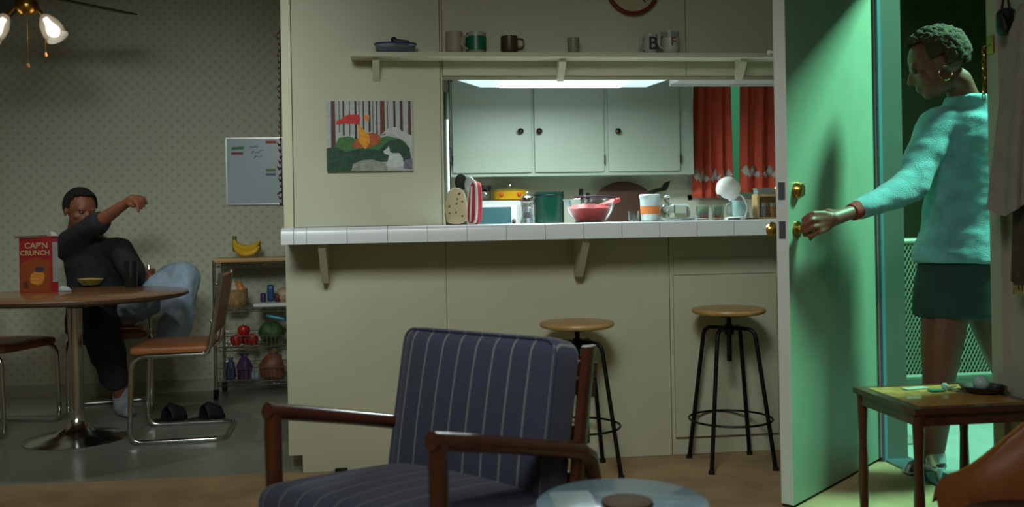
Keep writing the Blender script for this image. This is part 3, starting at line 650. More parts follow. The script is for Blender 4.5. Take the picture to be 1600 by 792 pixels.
# jars and containers
tb = thing('storage_tub', 'white plastic tub with an orange label and lid', 'tub', on_ct(1016, 4.14))
mb().lathe([(0.036, 0), (0.040, 0.004), (0.044, 0.100), (0.041, 0.100), (0.037, 0.006), (0, 0.005)], n=28).build('body', mat('milky_plastic', (190, 206, 204), 0.35), tb)
mb().lathe([(0.0415, 0.030), (0.0435, 0.066)], n=28).build('label_band', mat('orange_label', (206, 122, 60), 0.5), tb)
mb().lathe([(0.046, 0.100), (0.047, 0.103), (0.047, 0.114), (0.043, 0.118), (0, 0.118)], n=28).build('lid', MATS['milky_plastic'], tb)
gj = thing('glass_jar', 'small round glass jar with a ball stopper beside the tub', 'jar', on_ct(1043, 4.06))
mb().lathe([(0.0, 0.0), (0.034, 0.0), (0.038, 0.006), (0.038, 0.055), (0.026, 0.070), (0.022, 0.070), (0.035, 0.053), (0.035, 0.008), (0, 0.006)], n=24).build('body', M_glass, gj)
mb().lathe([(0.021, 0.066), (0.024, 0.072), (0.010, 0.078), (0.010, 0.082), (0, 0.082)], n=20).ball((0, 0, 0.096), 0.017).build('stopper', M_glass, gj)
gd2 = thing('butter_dish', 'glass dish with a clear domed cover on the bar', 'dish', on_ct(1062, 3.93))
mb().lathe([(0.0, 0.0), (0.05, 0.0), (0.072, 0.010), (0.074, 0.014), (0.05, 0.008), (0, 0.007)], n=32).build('plate', M_glass, gd2)
mb().rbox((0.085, 0.06, 0.062), 0.016, Tr(0, 0, 0.040), 5).build('cover', mat('thin_glass', (225, 238, 236), 0.05, trans=0.92, ior=1.2), gd2)
mb().rbox((0.055, 0.03, 0.024), 0.004, Tr(0, 0, 0.021), 3).build('butter', mat('butter', (196, 196, 160), 0.5), gd2)
for k, (px_, y_, h_, r_) in enumerate(((1098, 4.13, 0.062, 0.028), (1122, 4.15, 0.066, 0.027), (990, 4.15, 0.045, 0.026))):
    t = thing('drinking_glass', ['short green-tinted tumbler under the first red curtain', 'green-tinted tumbler right behind the white lamp', 'low glass tumbler between the bowl and the white tub'][k], 'glass', on_ct(px_, y_), 0, 'tumblers on the bar')
    mb().lathe([(0, 0), (r_*0.85, 0), (r_*0.9, 0.003), (r_, h_), (r_-0.0025, h_), (r_*0.86-0.002, 0.008), (0, 0.007)], n=24).build('glass', mat('green_glass', (218, 236, 228), 0.03, trans=1.0, ior=1.35), t)
# desk lamp
x, y, z = on_ct(1152, 4.0)
dl = thing('desk_lamp', 'white globe desk lamp on a curved stem', 'lamp', (x, y, z))
mb().lathe([(0.052, 0), (0.054, 0.004), (0.050, 0.010), (0.018, 0.014), (0, 0.014)], n=28).build('base', M_white, dl)
mb().tube(fillet([(0.035, 0, 0.010), (0.050, 0, 0.05), (0.025, 0, 0.105), (-0.010, 0, 0.110)], 0.05, 8), 0.004, 8).build('stem', M_white, dl)
sm = mb(); R_ = 0.053; prof = [(R_*math.sin(t), R_*math.cos(t)) for t in [PI*i/16*0.80 for i in range(17)]]
prof += [(r-0.003 if r > 0.003 else 0, zz-0.002) for r, zz in reversed(prof)]
sm.lathe(prof, n=28, M=Ry(0.55), c=(-0.038, 0, 0.133)); sm.build('shade', mat('white_enamel', (214, 216, 210), 0.3), dl)
mb().ball((-0.05, 0, 0.115), 0.022).build('bulb', mat('bulb_off', (226, 224, 214), 0.3), dl)
bd = mb().tube([(x-0.06+0.008*i, y-0.055-0.012*math.sin(i*0.55), z+0.004) for i in range(17)], 0.0035, 6).build('bead_string', mat('dark_beads', (70, 66, 44), 0.4), None)
tag(bd, 'string of dark olive beads lying at the foot of the white lamp', 'beads')
mp_ = thing('measuring_jug', 'pale teal plastic jug standing behind the desk lamp', 'jug', on_ct(1156, 4.13))
mb().lathe([(0.040, 0), (0.043, 0.004), (0.034, 0.085), (0.031, 0.085), (0.039, 0.006), (0, 0.005)], n=28).build('body', mat('teal_plastic', (168, 202, 198), 0.3, trans=0.3), mp_)
mb().tube(fillet([(-0.038, 0, 0.02), (-0.062, 0, 0.025), (-0.058, 0, 0.07), (-0.034, 0, 0.075)], 0.02), 0.004).build('handle', MATS['teal_plastic'], mp_)
# spice rack
x, y, z = on_ct(1202, 4.12)
sk = thing('spice_rack', 'small open wooden spice rack at the far end of the bar', 'rack', (x, y, z))
M_pine = mat('pine', (176, 148, 100), 0.6, var=0.15, vscale=20)
for a, b in (((-0.066, -0.03, 0), (-0.056, 0.03, 0.10)), ((0.056, -0.03, 0), (0.066, 0.03, 0.10))): mb().box(a, b).build('side', M_pine, sk)
mb().box((-0.056, -0.03, 0.0), (0.056, 0.03, 0.008)).build('shelf', M_pine, sk); mb().box((-0.066, -0.03, 0.10), (0.066, 0.03, 0.110)).build('shelf', M_pine, sk); mb().box((-0.066, 0.03, 0.0), (0.066, 0.034, 0.11)).build('back', M_pine, sk)
for k, dx in enumerate((-0.03, 0.012, 0.04)):
    t = thing('spice_jar', ['spice jar with silver lid beside the rack\'s wooden side', 'spice jar with silver lid in the middle of the rack', 'spice jar with silver lid at the rack\'s far side'][k], 'jar', (x+dx, y-0.005, z+0.008), 0, 'jars in the spice rack')
    mb().lathe([(0, 0), (0.015, 0), (0.016, 0.003), (0.016, 0.048), (0, 0.048)], n=16).build('glass', mat('spice_%d' % k, [(120, 130, 120), (150, 110, 60), (110, 130, 130)][k], 0.15, trans=0.3), t)
    mb().lathe([(0.0165, 0.048), (0.0165, 0.062), (0, 0.062)], n=16).build('lid', M_steel, t)
gx = thing('glass_box', 'flat clear glass box on top of the spice rack', 'box', (x-0.012, y, z+0.110))
mb().box((-0.05, -0.025, 0), (0.05, 0.025, 0.022)).build('box', mat('thin_glass2', (190, 215, 210), 0.08, trans=0.75, ior=1.25), gx); mb().box((-0.052, -0.027, 0.022), (0.052, 0.027, 0.027)).build('lid', MATS['thin_glass2'], gx)
# ------------------------------------------------------------------ bar stools
def make_stool(name, label, loc, rz, seat_z):
    t = thing(name, label, 'stool', loc, rz, 'industrial bar stools')
    mb().lathe([(0.0, seat_z-0.024), (0.128, seat_z-0.024), (0.144, seat_z-0.018), (0.148, seat_z-0.010), (0.145, seat_z-0.002), (0.138, seat_z), (0, seat_z-0.003)], n=40).build('seat', M_oak, t)
    hz = seat_z-0.085
    mb().cyl((0, 0, seat_z-0.215), (0, 0, seat_z-0.022), 0.0105, n=12).build('screw', M_iron, t)
    mb().lathe([(0.0, hz-0.022), (0.018, hz-0.022), (0.021, hz-0.012), (0.021, hz+0.010), (0.015, hz+0.020), (0, hz+0.020)], n=16).build('hub', M_iron, t)
    mb().cyl((0, 0, seat_z-0.034), (0, 0, seat_z-0.0235), 0.05, n=20).build('seat_plate', M_iron, t)
    for k in range(4):
        a = PI/4+k*PI/2; c_, s_ = math.cos(a), math.sin(a)
        path = fillet([(0.012*c_, 0.012*s_, hz+0.004), (0.108*c_, 0.108*s_, hz+0.004), (0.186*c_, 0.186*s_, 0.006)], 0.035, 7)
        mb().tube(path, 0.0085, 10).build('leg', M_iron, t)
        mb().cyl((0.187*c_, 0.187*s_, 0.0), (0.1865*c_, 0.1865*s_, 0.014), 0.0125, n=10).build('foot', M_black, t)
    zr = 0.185; rr = 0.108+(0.186-0.108)*(1-zr/hz)+0.006
    mb().tube([(rr*math.cos(2*PI*i/40), rr*math.sin(2*PI*i/40), zr) for i in range(40)], 0.0045, 8, closed=True).build('foot_ring', M_iron, t)
    return t
make_stool('bar_stool', 'oak-seated black metal stool in front of the access panel', (1.327, 3.755, 0), 0.03, 0.632)
make_stool('bar_stool', 'oak-seated black metal stool directly behind the blue armchair', (0.70, 3.74, 0), 0.06, 0.597)
# ------------------------------------------------------------------ striped armchair
M_str = stripes('navy_striped_cloth', (60, 64, 86), (122, 122, 120), 1, 0.0575, 0.0048, 0.9, (48, 52, 74))
M_str2 = stripes('navy_striped_seat', (64, 68, 90), (106, 108, 114), 1, 0.0575, 0.0042, 0.9, (54, 58, 80))
ac = thing('lounge_armchair', 'wooden-framed lounge armchair with navy pinstriped cushions', 'armchair', (-0.112, 2.15, 0), math.atan2(0.6919, 0.7226))
for s in (1, -1):
    y = 0.272*s
    pth = [(-0.02, y, 0.560), (0.10, y, 0.533), (0.25, y, 0.498), (0.40, y, 0.462), (0.48, y, 0.443), (0.525, y, 0.415), (0.545, y, 0.365), (0.55, y, 0.30)]
    bb = mb(); vs = []; n = len(pth)
    hw = [0.020, 0.023, 0.025, 0.025, 0.026, 0.026, 0.022, 0.018]; th = [0.020, 0.020, 0.019, 0.020, 0.024, 0.026, 0.020, 0.016]
    pts = [V(p) for p in pth]; secs = []
    for i in range(n):
        tdir = (pts[min(i+1, n-1)]-pts[max(i-1, 0)]).normalized(); nu = V((0, 1, 0)).cross(tdir).normalized()
        secs.append((pts[i], V((0, 1, 0))*hw[i], nu*th[i]))
    bb.loft(secs, 14); bb.build('armrest', M_walnut, ac)
    mb().loft([(V((0.0, y, 0.0)), V((0.012, 0, 0)), V((0, 0.012, 0))), (V((0.0, y, 0.30)), V((0.021, 0, 0)), V((0, 0.018, 0))), (V((-0.002, y, 0.50)), V((0.022, 0, 0)), V((0, 0.020, 0))), (V((-0.002, y, 0.56)), V((0.020, 0, 0)), V((0, 0.021, 0)))], 14).build('leg', M_walnut, ac)
    mb().loft([(V((0.66, y, 0.0)), V((0.012, 0, 0)), V((0, 0.012, 0))), (V((0.58, y, 0.20)), V((0.02, 0, 0)), V((0, 0.017, 0))), (V((0.558, y, 0.32)), V((0.02, 0, 0)), V((0, 0.018, 0)))], 14).build('leg', M_walnut, ac)
    yb = 0.276*s
    mb().loft([(V((0.44, yb, 0.22)), V((0.026, 0, 0)), V((0, 0.012, 0))), (V((0.485, yb, 0.45)), V((0.028, 0, 0)), V((0, 0.012, 0))), (V((0.530, yb, 0.69)), V((0.026, 0, 0)), V((0, 0.012, 0)))], 12).build('back_post', M_walnut, ac)
    mb().box((0.0, y-0.012*s-0.01, 0.22), (0.57, y-0.012*s+0.01, 0.265)).build('side_rail', M_walnut, ac)
mb().box((-0.012, -0.26, 0.215), (0.012, 0.26, 0.262)).build('front_rail', M_walnut, ac)
mb().box((0.53, -0.26, 0.215), (0.555, 0.26, 0.262)).build('rear_rail', M_walnut, ac)
for k, (d_, z_) in enumerate(((0.505, 0.36), (0.530, 0.47), (0.556, 0.58), (0.566, 0.625))): mb().box((d_-0.008, -0.27, z_-0.02), (d_+0.008, 0.27, z_+0.02)).build('back_slat', M_walnut, ac)
o = mb().rbox((0.132, 0.525, 0.405), 0.045, None, 14, 0.012, 0).build('back_cushion', M_str, ac); o.location = (0.440, 0.0, 0.512); o.rotation_euler = (0, 0.20, 0)
pp = mb().tube(fillet([(-0.052, -0.255, -0.19), (-0.052, 0.255, -0.19), (-0.052, 0.255, 0.196), (-0.052, -0.255, 0.196), (-0.052, -0.255, -0.18)], 0.04), 0.004, 6).build('piping', M_str2, o)
o = mb().rbox((0.54, 0.505, 0.125), 0.04, None, 14, 0.018, 2).build('seat_cushion', M_str2, ac); o.location = (0.185, 0.0, 0.318); o.rotation_euler = (0, 0.085, 0)
# ------------------------------------------------------------------ low round table with coaster
pc = right0*0.205+fwd*1.875
rt = thing('round_side_table', 'low round table with a glossy blue-grey top by the armchair', 'table', (pc.x, pc.y, 0))
mb().lathe([(0, 0.43), (0.158, 0.43), (0.168, 0.436), (0.168, 0.446), (0.162, 0.45), (0, 0.45)], n=56).build('top', mat('blue_reflecting_top', (140, 172, 190), 0.18, coat=0.4), rt)  # pale blue colour includes the brightness of a reflection
for k in range(3): a = 0.6+k*2*PI/3; mb().tube([(0.10*math.cos(a), 0.10*math.sin(a), 0.431), (0.15*math.cos(a), 0.15*math.sin(a), 0.0)], [0.014, 0.009], 10).build('leg', M_walnut, rt)
q = atz(977, 783, 0.452)
co = thing('coaster', 'round dark brown coaster on the blue table', 'coaster', (q.x, q.y-0.015, 0.4502))
mb().lathe([(0, 0), (0.046, 0), (0.049, 0.003), (0.049, 0.007), (0.045, 0.009), (0, 0.009)], n=36).build('disc', mat('cork_brown', (92, 72, 54), 0.7, var=0.15), co)
mb().lathe([(0.0485, 0.001), (0.0502, 0.004), (0.0485, 0.0075)], n=36).build('rim', mat('dark_rim', (36, 28, 24), 0.5), co)
q = atz(905, 775, 0.452)
mg = thing('magazine', 'pale folded magazine on the edge of the blue table', 'magazine', (q.x-0.02, q.y-0.06, 0.4502), -0.05)
for k in range(3): mb().rbox((0.085-0.003*k, 0.16, 0.0022), 0.0008, Tr(0, 0, 0.0012+0.0024*k) @ Rz(0.01*k), 2).build('cover' if k == 2 else 'pages', mat('glossy_paper', (160, 186, 190), 0.25), mg)
# ------------------------------------------------------------------ entrance door
HX, HY = 1.935, 3.695; FX, FY = 1.325, 3.135
ang = math.atan2(FY-HY, FX-HX); LN = math.hypot(FX-HX, FY-HY)
dr = struct(mb().box((0, -0.044, 0.012), (LN, 0.0, 2.04)).build('door_1', mat('door_green_grey', (128, 148, 124), 0.42, var=0.04)))
dr.location = (HX, HY, 0); dr.rotation_euler = (0, 0, ang)      # local +x runs to the free edge, local +y is the outer face
mb().box((LN, -0.0435, 0.014), (LN+0.0015, -0.0005, 2.038)).build('edge_paint', M_white, dr)
for z in (0.952, 1.085):
    mb().box((LN+0.0012, -0.034, z-0.03), (LN+0.0028, -0.010, z+0.03)).build('latch_plate', mat('dull_plate', (110, 112, 116), 0.4, 0.7), dr)
for sg, y0 in ((1, 0.0), (-1, -0.044)):
    M = Tr(LN-0.065, y0, 0.952) @ Rx(-sg*PI/2)
    kb_ = mb().lathe([(0.030, 0), (0.030, 0.006), (0.012, 0.010), (0.012, 0.028), (0.024, 0.036), (0.028, 0.048), (0.022, 0.060), (0, 0.063)], n=24, M=M); kb_.build('knob', M_brass, dr)
    M = Tr(LN-0.065, y0, 1.088) @ Rx(-sg*PI/2)
    mb().lathe([(0.030, 0), (0.030, 0.010), (0.022, 0.024), (0.016, 0.026), (0, 0.026)], n=24, M=M).build('deadbolt', M_brass, dr)
mb().box((-0.003, -0.046, 0.012), (0.0, 0.004, 2.04)).build('hinge_edge', M_white, dr)
mb().lathe([(0.009, 0), (0.009, 0.006), (0.005, 0.009), (0.005, 0.018), (0.010, 0.022), (0.008, 0.030), (0, 0.032)], n=14, M=Tr(LN-0.02, -0.044, 1.567) @ Rx(PI/2)).build('peg', M_white, dr)
ws = struct(mb().box((1.940, JF-0.034, 0.0), (1.953, JF-0.002, HEAD)).build('trim_5', mat('weather_strip', (122, 170, 186), 0.4, 0.3)))
for k in range(12): mb().cyl((1.938, JF-0.018, 0.15+0.16*k), (1.940, JF-0.018, 0.15+0.16*k), 0.005, n=8).build('screw', M_steel, ws)
struct(mb().box((1.938, JF-0.001, 0.0), (1.951, JF+0.016, HEAD)).build('trim_6', mat('rubber_seal', (16, 30, 32), 0.6)))
# door chain on the near jamb
c0 = atx(1563, 66, 1.93)
dc = thing('door_chain', 'brass door chain hanging from a plate on the door casing', 'chain', (1.928, JN-0.03, c0.z))
mb().box((-0.004, -0.016, -0.03), (0.002, 0.016, 0.03)).build('plate', M_brass, dc)
for k in range(9):
    M = Tr(-0.008, 0.028+0.002*math.sin(k), -0.012-0.019*k) @ Rz(k*PI/2)
    mb().tube([M @ V((0.005*math.cos(a), 0, 0.012*math.sin(a))) for a in [2*PI*i/12 for i in range(12)]], 0.0018, 5, closed=True).build('link', M_brass, dc)
mb().tube([(-0.004, 0.0, 0.0), (-0.010, 0.02, 0.0), (-0.008, 0.028, -0.006)], 0.003, 6).build('swivel', M_brass, dc)
# ------------------------------------------------------------------ end table
et = thing('end_table', 'square walnut end table with a burl veneer top by the door', 'table', (1.515, 2.685, 0))
TZ = 0.42; TW, TD = 0.405, 0.39
mb().box((0.035, 0.035, TZ-0.012), (TW-0.035, TD-0.035, TZ+0.0015)).build('burl_panel', mat('burl_veneer', (176, 128, 66), 0.3, var=0.35, vscale=26, coat=0.3), et)
for a, b in (((0, 0, TZ-0.018), (TW, 0.036, TZ)), ((0, TD-0.036, TZ-0.018), (TW, TD, TZ)), ((0, 0.036, TZ-0.018), (0.036, TD-0.036, TZ)), ((TW-0.036, 0.036, TZ-0.018), (TW, TD-0.036, TZ))): mb().box(a, b).build('frame_board', M_walnut, et)
for a, b in (((0.02, 0.012, TZ-0.055), (TW-0.02, 0.028, TZ-0.018)), ((0.02, TD-0.028, TZ-0.055), (TW-0.02, TD-0.012, TZ-0.018)), ((0.012, 0.02, TZ-0.055), (0.028, TD-0.02, TZ-0.018)), ((TW-0.028, 0.02, TZ-0.055), (TW-0.012, TD-0.02, TZ-0.018))): mb().box(a, b).build('apron', M_walnut, et)
for x in (0.022, TW-0.022):
    for y in (0.022, TD-0.022):
        mb().loft([(V((x, y, 0)), V((0.013, 0, 0)), V((0, 0.013, 0))), (V((x, y, 0.10)), V((0.017, 0, 0)), V((0, 0.017, 0))), (V((x, y, 0.25)), V((0.013, 0, 0)), V((0, 0.013, 0))), (V((x, y, TZ-0.016)), V((0.019, 0, 0)), V((0, 0.019, 0)))], 12).build('leg', M_walnut, et)
q = atz(1562, 604, TZ)
wb = thing('wooden_bowl', 'shallow dark wooden bowl on the end table', 'bowl', (1.862, 2.885, TZ+0.0015))
mb().lathe([(0, 0), (0.04, 0), (0.06, 0.008), (0.072, 0.022), (0.069, 0.022), (0.055, 0.011), (0, 0.006)], n=32).build('bowl', mat('dark_bowl_wood', (58, 36, 34), 0.35), wb)
tag(mb().ball((0, 0, 0.026), 0.026, (1, 1, 0.92)).build('pale_stone', mat('pale_stone', (170, 190, 190), 0.35), None, loc=(1.855, 2.885, TZ+0.006)), 'smooth pale round stone lying in the dark wooden bowl', 'stone')
tag(mb().rbox((0.05, 0.02, 0.014), 0.005, Rz(0.5), 3).build('dark_pebble', mat('slate', (60, 70, 80), 0.4), None, loc=(1.90, 2.870, TZ+0.022)), 'dark slate-coloured pebble beside the pale stone in the bowl', 'stone')
q = atz(1520, 602, TZ)
ks = thing('key_ring', 'bunch of keys with a green tag on the end table', 'keys', (1.765, 2.93, TZ+0.0015))
mb().tube([(0.014*math.cos(2*PI*i/20), 0.014*math.sin(2*PI*i/20), 0.003) for i in range(20)], 0.0014, 6, closed=True).build('ring', M_steel, ks)
for k in range(3): mb().rbox((0.05, 0.012, 0.003), 0.001, Rz(-0.4+k*0.5) @ Tr(0.035, 0, 0.002+0.003*k), 2).build('key', M_steel, ks)
mb().rbox((0.05, 0.03, 0.006), 0.002, Tr(-0.035, 0.0, 0.004), 2).build('tag', mat('green_tag', (60, 120, 96), 0.4), ks)
mb().ball((0.0, 0.012, 0.014), 0.011).build('glass_bead', mat('pale_bead', (190, 215, 215), 0.1, trans=0.4), ks)
q = atz(1490, 604, TZ)
tag(mb().rbox((0.09, 0.035, 0.004), 0.0015, Tr(0, 0, 0.002) @ Rz(0.2), 2).build('envelope', mat('pale_paper', (150, 156, 140), 0.6), None, loc=(1.69, 2.99, TZ+0.0016)), 'pale slip of paper beside the keys on the end table', 'paper')
# ------------------------------------------------------------------ orange tub chair in the near corner
oc = thing('tub_chair', 'orange leather tub chair beside the end table', 'armchair', (1.465, 2.0, 0), PI*0.92)
M_or = mat('orange_leather', (150, 100, 30), 0.5, var=0.2, vscale=6, bump=0.1, bscale=90)
M_or2 = mat('rust_leather', (132, 78, 40), 0.5, var=0.2, vscale=6, bump=0.1, bscale=90)
sh_ = []
NA = 36
for i in range(NA+1):
    a = math.radians(55)+math.radians(250)*i/NA; back = 0.5-0.5*math.cos(math.radians(360)*i/NA)
    top = 0.345+0.155*math.sin(PI/2*min(1, back*2.2)); r_o, r_i = 0.335, 0.22; c_, s_ = math.cos(a), math.sin(a)
    sh_.append([(r_o*0.86, 0.10), (r_o*0.96, 0.28), (r_o, top-0.085), (r_o-0.010, top-0.045), (r_o-0.03, top-0.014), ((r_o+r_i)/2, top), (r_i+0.03, top-0.014), (r_i+0.008, top-0.05), (r_i, top-0.09), (r_i*0.98, 0.28), (r_i*0.95, 0.12)])
    sh_[-1] = [V((r*c_, r*s_, z)) for r, z in sh_[-1]]
b_ = mb(); K = len(sh_[0]); vs = [p for s in sh_ for p in s]
fs = [(i*K+j, (i+1)*K+j, (i+1)*K+(j+1) % K, i*K+(j+1) % K) for i in range(NA) for j in range(K)]+[tuple(range(K)), tuple(NA*K+j for j in range(K-1, -1, -1))]
b_._add(vs, fs); b_.build('shell', M_or2, oc, 60)
mb().lathe([(0, 0.12), (0.22, 0.12), (0.245, 0.16), (0.245, 0.25), (0.21, 0.29), (0, 0.30)], n=36).build('seat_cushion', mat('dark_brown_leather', (46, 34, 32), 0.45), oc)
mb().tube([V(s[5])+V((0, 0, -0.002)) for s in sh_], 0.005, 8).build('piping', M_or, oc)
for k in range(4): a = PI/4+k*PI/2; mb().cyl((0.2*math.cos(a), 0.2*math.sin(a), 0.0), (0.2*math.cos(a), 0.2*math.sin(a), 0.13), 0.014, 0.02).build('leg', M_walnut, oc)
# ------------------------------------------------------------------ coats on the wall hooks
hk = thing('hook_rail', 'dark wall hook rail carrying the garments by the door', 'hooks', (1.945, 2.62, 1.58))
mb().box((-0.012, -0.28, -0.03), (0.004, 0.215, 0.03)).build('board', M_wallw, hk)
for y in (-0.1, 0.05, 0.14): mb().tube(fillet([(-0.012, y, 0.0), (-0.06, y, -0.005), (-0.075, y, 0.035)], 0.02), 0.006, 8).build('hook', M_iron, hk)
def drape(name, label, cat, secs, col, folds, amp, fringe=None, var=0.1):
    """hanging cloth: closed folded tube through (centre, half x, half y, phase) sections"""
    t = thing(name, label, cat, secs[0][0]); o0 = V(secs[0][0]); N = 72; b_ = mb(); vs = []; secs2 = []
    for i in range(len(secs)-1):
        for k in range(4):
            f = k/4; a, b = secs[i], secs[i+1]
            secs2.append((V(a[0]).lerp(V(b[0]), f), a[1]*(1-f)+b[1]*f, a[2]*(1-f)+b[2]*f))
    secs2.append((V(secs[-1][0]), secs[-1][1], secs[-1][2])); S = len(secs2)
    for i, (c_, hx, hy) in enumerate(secs2):
        g_ = i/(S-1)
        for k in range(N):
            a = 2*PI*k/N; f = 1+amp*(0.3+g_)*math.sin(a*folds+1.3*math.sin(g_*2.2)+0.7*math.sin(3*a))
            dz = 0.0 if i < S-1 else 0.018*math.sin(a*3+1)
            vs.append(c_-o0+V((hx*f*math.cos(a), hy*f*math.sin(a), dz)))
    fs = [(i*N+k, i*N+(k+1) % N, (i+1)*N+(k+1) % N, (i+1)*N+k) for i in range(S-1) for k in range(N)]+[tuple(range(N))]
    b_._add(vs, fs); b_.build('cloth', mat(name+'_cloth', col, 0.9, var=var, vscale=25, bump=0.25, bscale=300), t, 180)
    if fringe:
        c_, hx, hy = secs2[-1]
        for k in range(26):
            a = 2*PI*k/26; p0 = c_-o0+V((hx*math.cos(a), hy*math.sin(a), 0.004))
            mb().tube([p0, p0+V((0.002*math.sin(k*3), 0.003*math.cos(k*5), -fringe))], 0.0022, 5).build('fringe_tassel', mat(name+'_fringe', fringe and (168, 150, 96), 0.9), t)
    return t
drape('grey_cardigan', 'pale grey knitted cardigan hanging over the hooks by the doorway', 'cardigan', [((1.885, 2.665, 1.62), 0.02, 0.03), ((1.885, 2.675, 1.54), 0.04, 0.055), ((1.882, 2.685, 1.36), 0.052, 0.075), ((1.876, 2.70, 1.16), 0.058, 0.085), ((1.872, 2.715, 1.005), 0.060, 0.095)], (150, 142, 136), 7, 0.16)
drape('fringed_scarf', 'dark brown scarf with a pale fringe below the grey cardigan', 'scarf', [((1.902, 2.66, 1.50), 0.010, 0.02), ((1.900, 2.67, 1.25), 0.026, 0.05), ((1.896, 2.685, 1.0), 0.032, 0.062), ((1.896, 2.69, 0.775), 0.034, 0.068)], (74, 60, 56), 5, 0.14, fringe=0.03, var=0.3)
drape('lime_scarf', 'lime green cloth strap beside the grey cardigan', 'scarf', [((1.915, 2.755, 1.615), 0.010, 0.014), ((1.915, 2.745, 1.50), 0.012, 0.018), ((1.915, 2.735, 1.36), 0.012, 0.018)], (130, 140, 30), 3, 0.1)
hb = thing('dark_umbrella_pouch', 'small dark pouch hanging at the top of the hook rail', 'pouch', (1.905, 2.80, 1.585))
mb().rbox((0.05, 0.055, 0.085), 0.02, Tr(0, 0, 0.01), 6).build('pouch', mat('plum_black', (34, 28, 34), 0.5), hb); mb().tube(fillet([(0, -0.02, 0.045), (0, -0.01, 0.09), (0, 0.01, 0.09), (0, 0.02, 0.045)], 0.02), 0.004).build('strap', M_black, hb)
# ------------------------------------------------------------------ dining: table
TCX, TCY, TT = -1.533, 4.80, 0.695
dt = thing('dining_table', 'round wood-topped dining table on a chrome pedestal', 'table', (TCX, TCY, -0.004))
mb().lathe([(0, TT-0.028), (0.49, TT-0.028), (0.515, TT-0.016), (0.515, TT-0.004), (0.508, TT), (0, TT)], n=72).build('top', mat('table_oak', (124, 88, 56), 0.25, var=0.25, vscale=10, stretch=(0.15, 1, 1), coat=0.3), dt)
mb().lathe([(0.508, TT-0.022), (0.5175, TT-0.018), (0.5175, TT-0.006), (0.508, TT-0.002)], n=72).build('edge_band', mat('dark_edge', (70, 52, 34), 0.4), dt)
mb().lathe([(0.0, 0), (0.235, 0), (0.238, 0.006), (0.20, 0.016), (0.10, 0.034), (0.055, 0.062), (0.036, 0.11), (0.034, 0.14), (0, 0.14)], n=48).build('base', M_chrome, dt)
mb().cyl((0, 0, 0.13), (0, 0, TT-0.03), 0.033, n=28).build('pedestal', M_chrome, dt)
mb().lathe([(0.034, TT-0.07), (0.09, TT-0.04), (0.16, TT-0.028), (0, TT-0.028)], n=28).build('collar', M_iron, dt)
TT -= 0.004
# ------------------------------------------------------------------ cantilever chairs
M_seat = mat('caramel_seat', (150, 92, 46), 0.45, var=0.15, vscale=12)
M_cane = mat('caramel_wood', (150, 96, 48), 0.4, var=0.15, vscale=12)
SZ = 0.43
def make_cantilever():
    t = thing('cantilever_chair', '', 'chair', (0, 0, 0), 0, 'chrome cantilever chairs around the dining table')
    w = 0.205; r = 0.0115
    def side(s): return [(-0.205, w*s, 0.785), (-0.150, w*s, SZ+0.02), (-0.135, w*s, SZ-0.02), (0.20, w*s, SZ-0.022), (0.215, w*s, r), (-0.21, w*s, r)]
    path = fillet(side(1)+[(-0.21, -w, r)]+list(reversed(side(-1)))[1:], 0.06, 7)
    mb().tube(path, r, 10).build('frame', M_chrome, t)
    mb().rbox((0.35, 0.385, 0.045), 0.02, Tr(0.04, 0, SZ), 7, 0.006, 2).build('seat', M_seat, t)
    M = Tr(-0.178, 0, 0.635) @ Ry(-0.155)
    mb().rbox((0.028, 0.39, 0.28), 0.012, M, 7).build('backrest', M_cane, t)
    for z in (0.56, 0.74):
        for s in (1, -1): mb().ball((M @ V((0.016, 0.15*s, z-0.645))), 0.008).build('rivet', M_chrome, t)
    return t
ch = make_cantilever(); Z0 = -0.004
ch.location = (-1.035, 4.815, Z0); ch.rotation_euler = (0, 0, PI+0.05); ch['label'] = 'chrome cantilever chair with caramel seat above the black slippers'
copy_thing(ch, (-1.58, 5.53, Z0), -PI/2+0.25, 'chrome cantilever chair the man in black sits on')
copy_thing(ch, (-2.02, 5.10, Z0), -0.30, 'chrome cantilever chair behind the cereal box')
c3 = copy_thing(ch, (-2.02, 4.20, Z0), PI/2-0.15, 'chrome cantilever chair carrying a purple cloth')
pl = mb().rbox((0.22, 0.24, 0.09), 0.04, Tr(0, 0, 0.045), 8, 0.02, 2); o = pl.build('purple_cloth', mat('purple_wool', (62, 40, 74), 0.95, var=0.2, vscale=18), None, loc=(-2.03, 4.19, SZ+0.036))
for v in o.data.vertices: v.co += V((0, 0, 1))*noise.noise(v.co*14)*0.02*(1 if v.co.z > 0.02 else 0)
tag(o, 'crumpled dark purple cloth on a dining chair seat', 'cloth')
# ------------------------------------------------------------------ on the dining table
q = atz(58, 457, TT)
cb = thing('cereal_box', 'red cereal box with a white side panel on the dining table', 'box', (q.x, q.y+0.03, TT), -0.10)
bw, bd_, bh = 0.160, 0.062, 0.275
mb().box((-bw/2, -bd_/2, 0), (bw/2, bd_/2, bh)).build('carton', mat('box_red', (140, 30, 32), 0.45), cb)
def flat(name, pts, col, M, t=0.0006): return mb().prism(pts, t, M).build(name, mat('print_%d_%d_%d' % col, col, 0.45, var=0.0), cb)
MF = Tr(-bw/2, -bd_/2, 0) @ Rx(PI/2)                                # front print, x right, y up
flat('front_print', [(0.004, 0.004), (bw-0.012, 0.004), (bw-0.012, bh*0.56), (bw*0.5, bh*0.62), (0.004, bh*0.52)], (132, 64, 26), MF, 0.0004)
flat('print_patch', outline([(bw*0.30, bh*0.16), (bw*0.66, bh*0.12), (bw*0.80, bh*0.30), (bw*0.62, bh*0.42), (bw*0.34, bh*0.34)]), (186, 122, 44), MF, 0.0008)
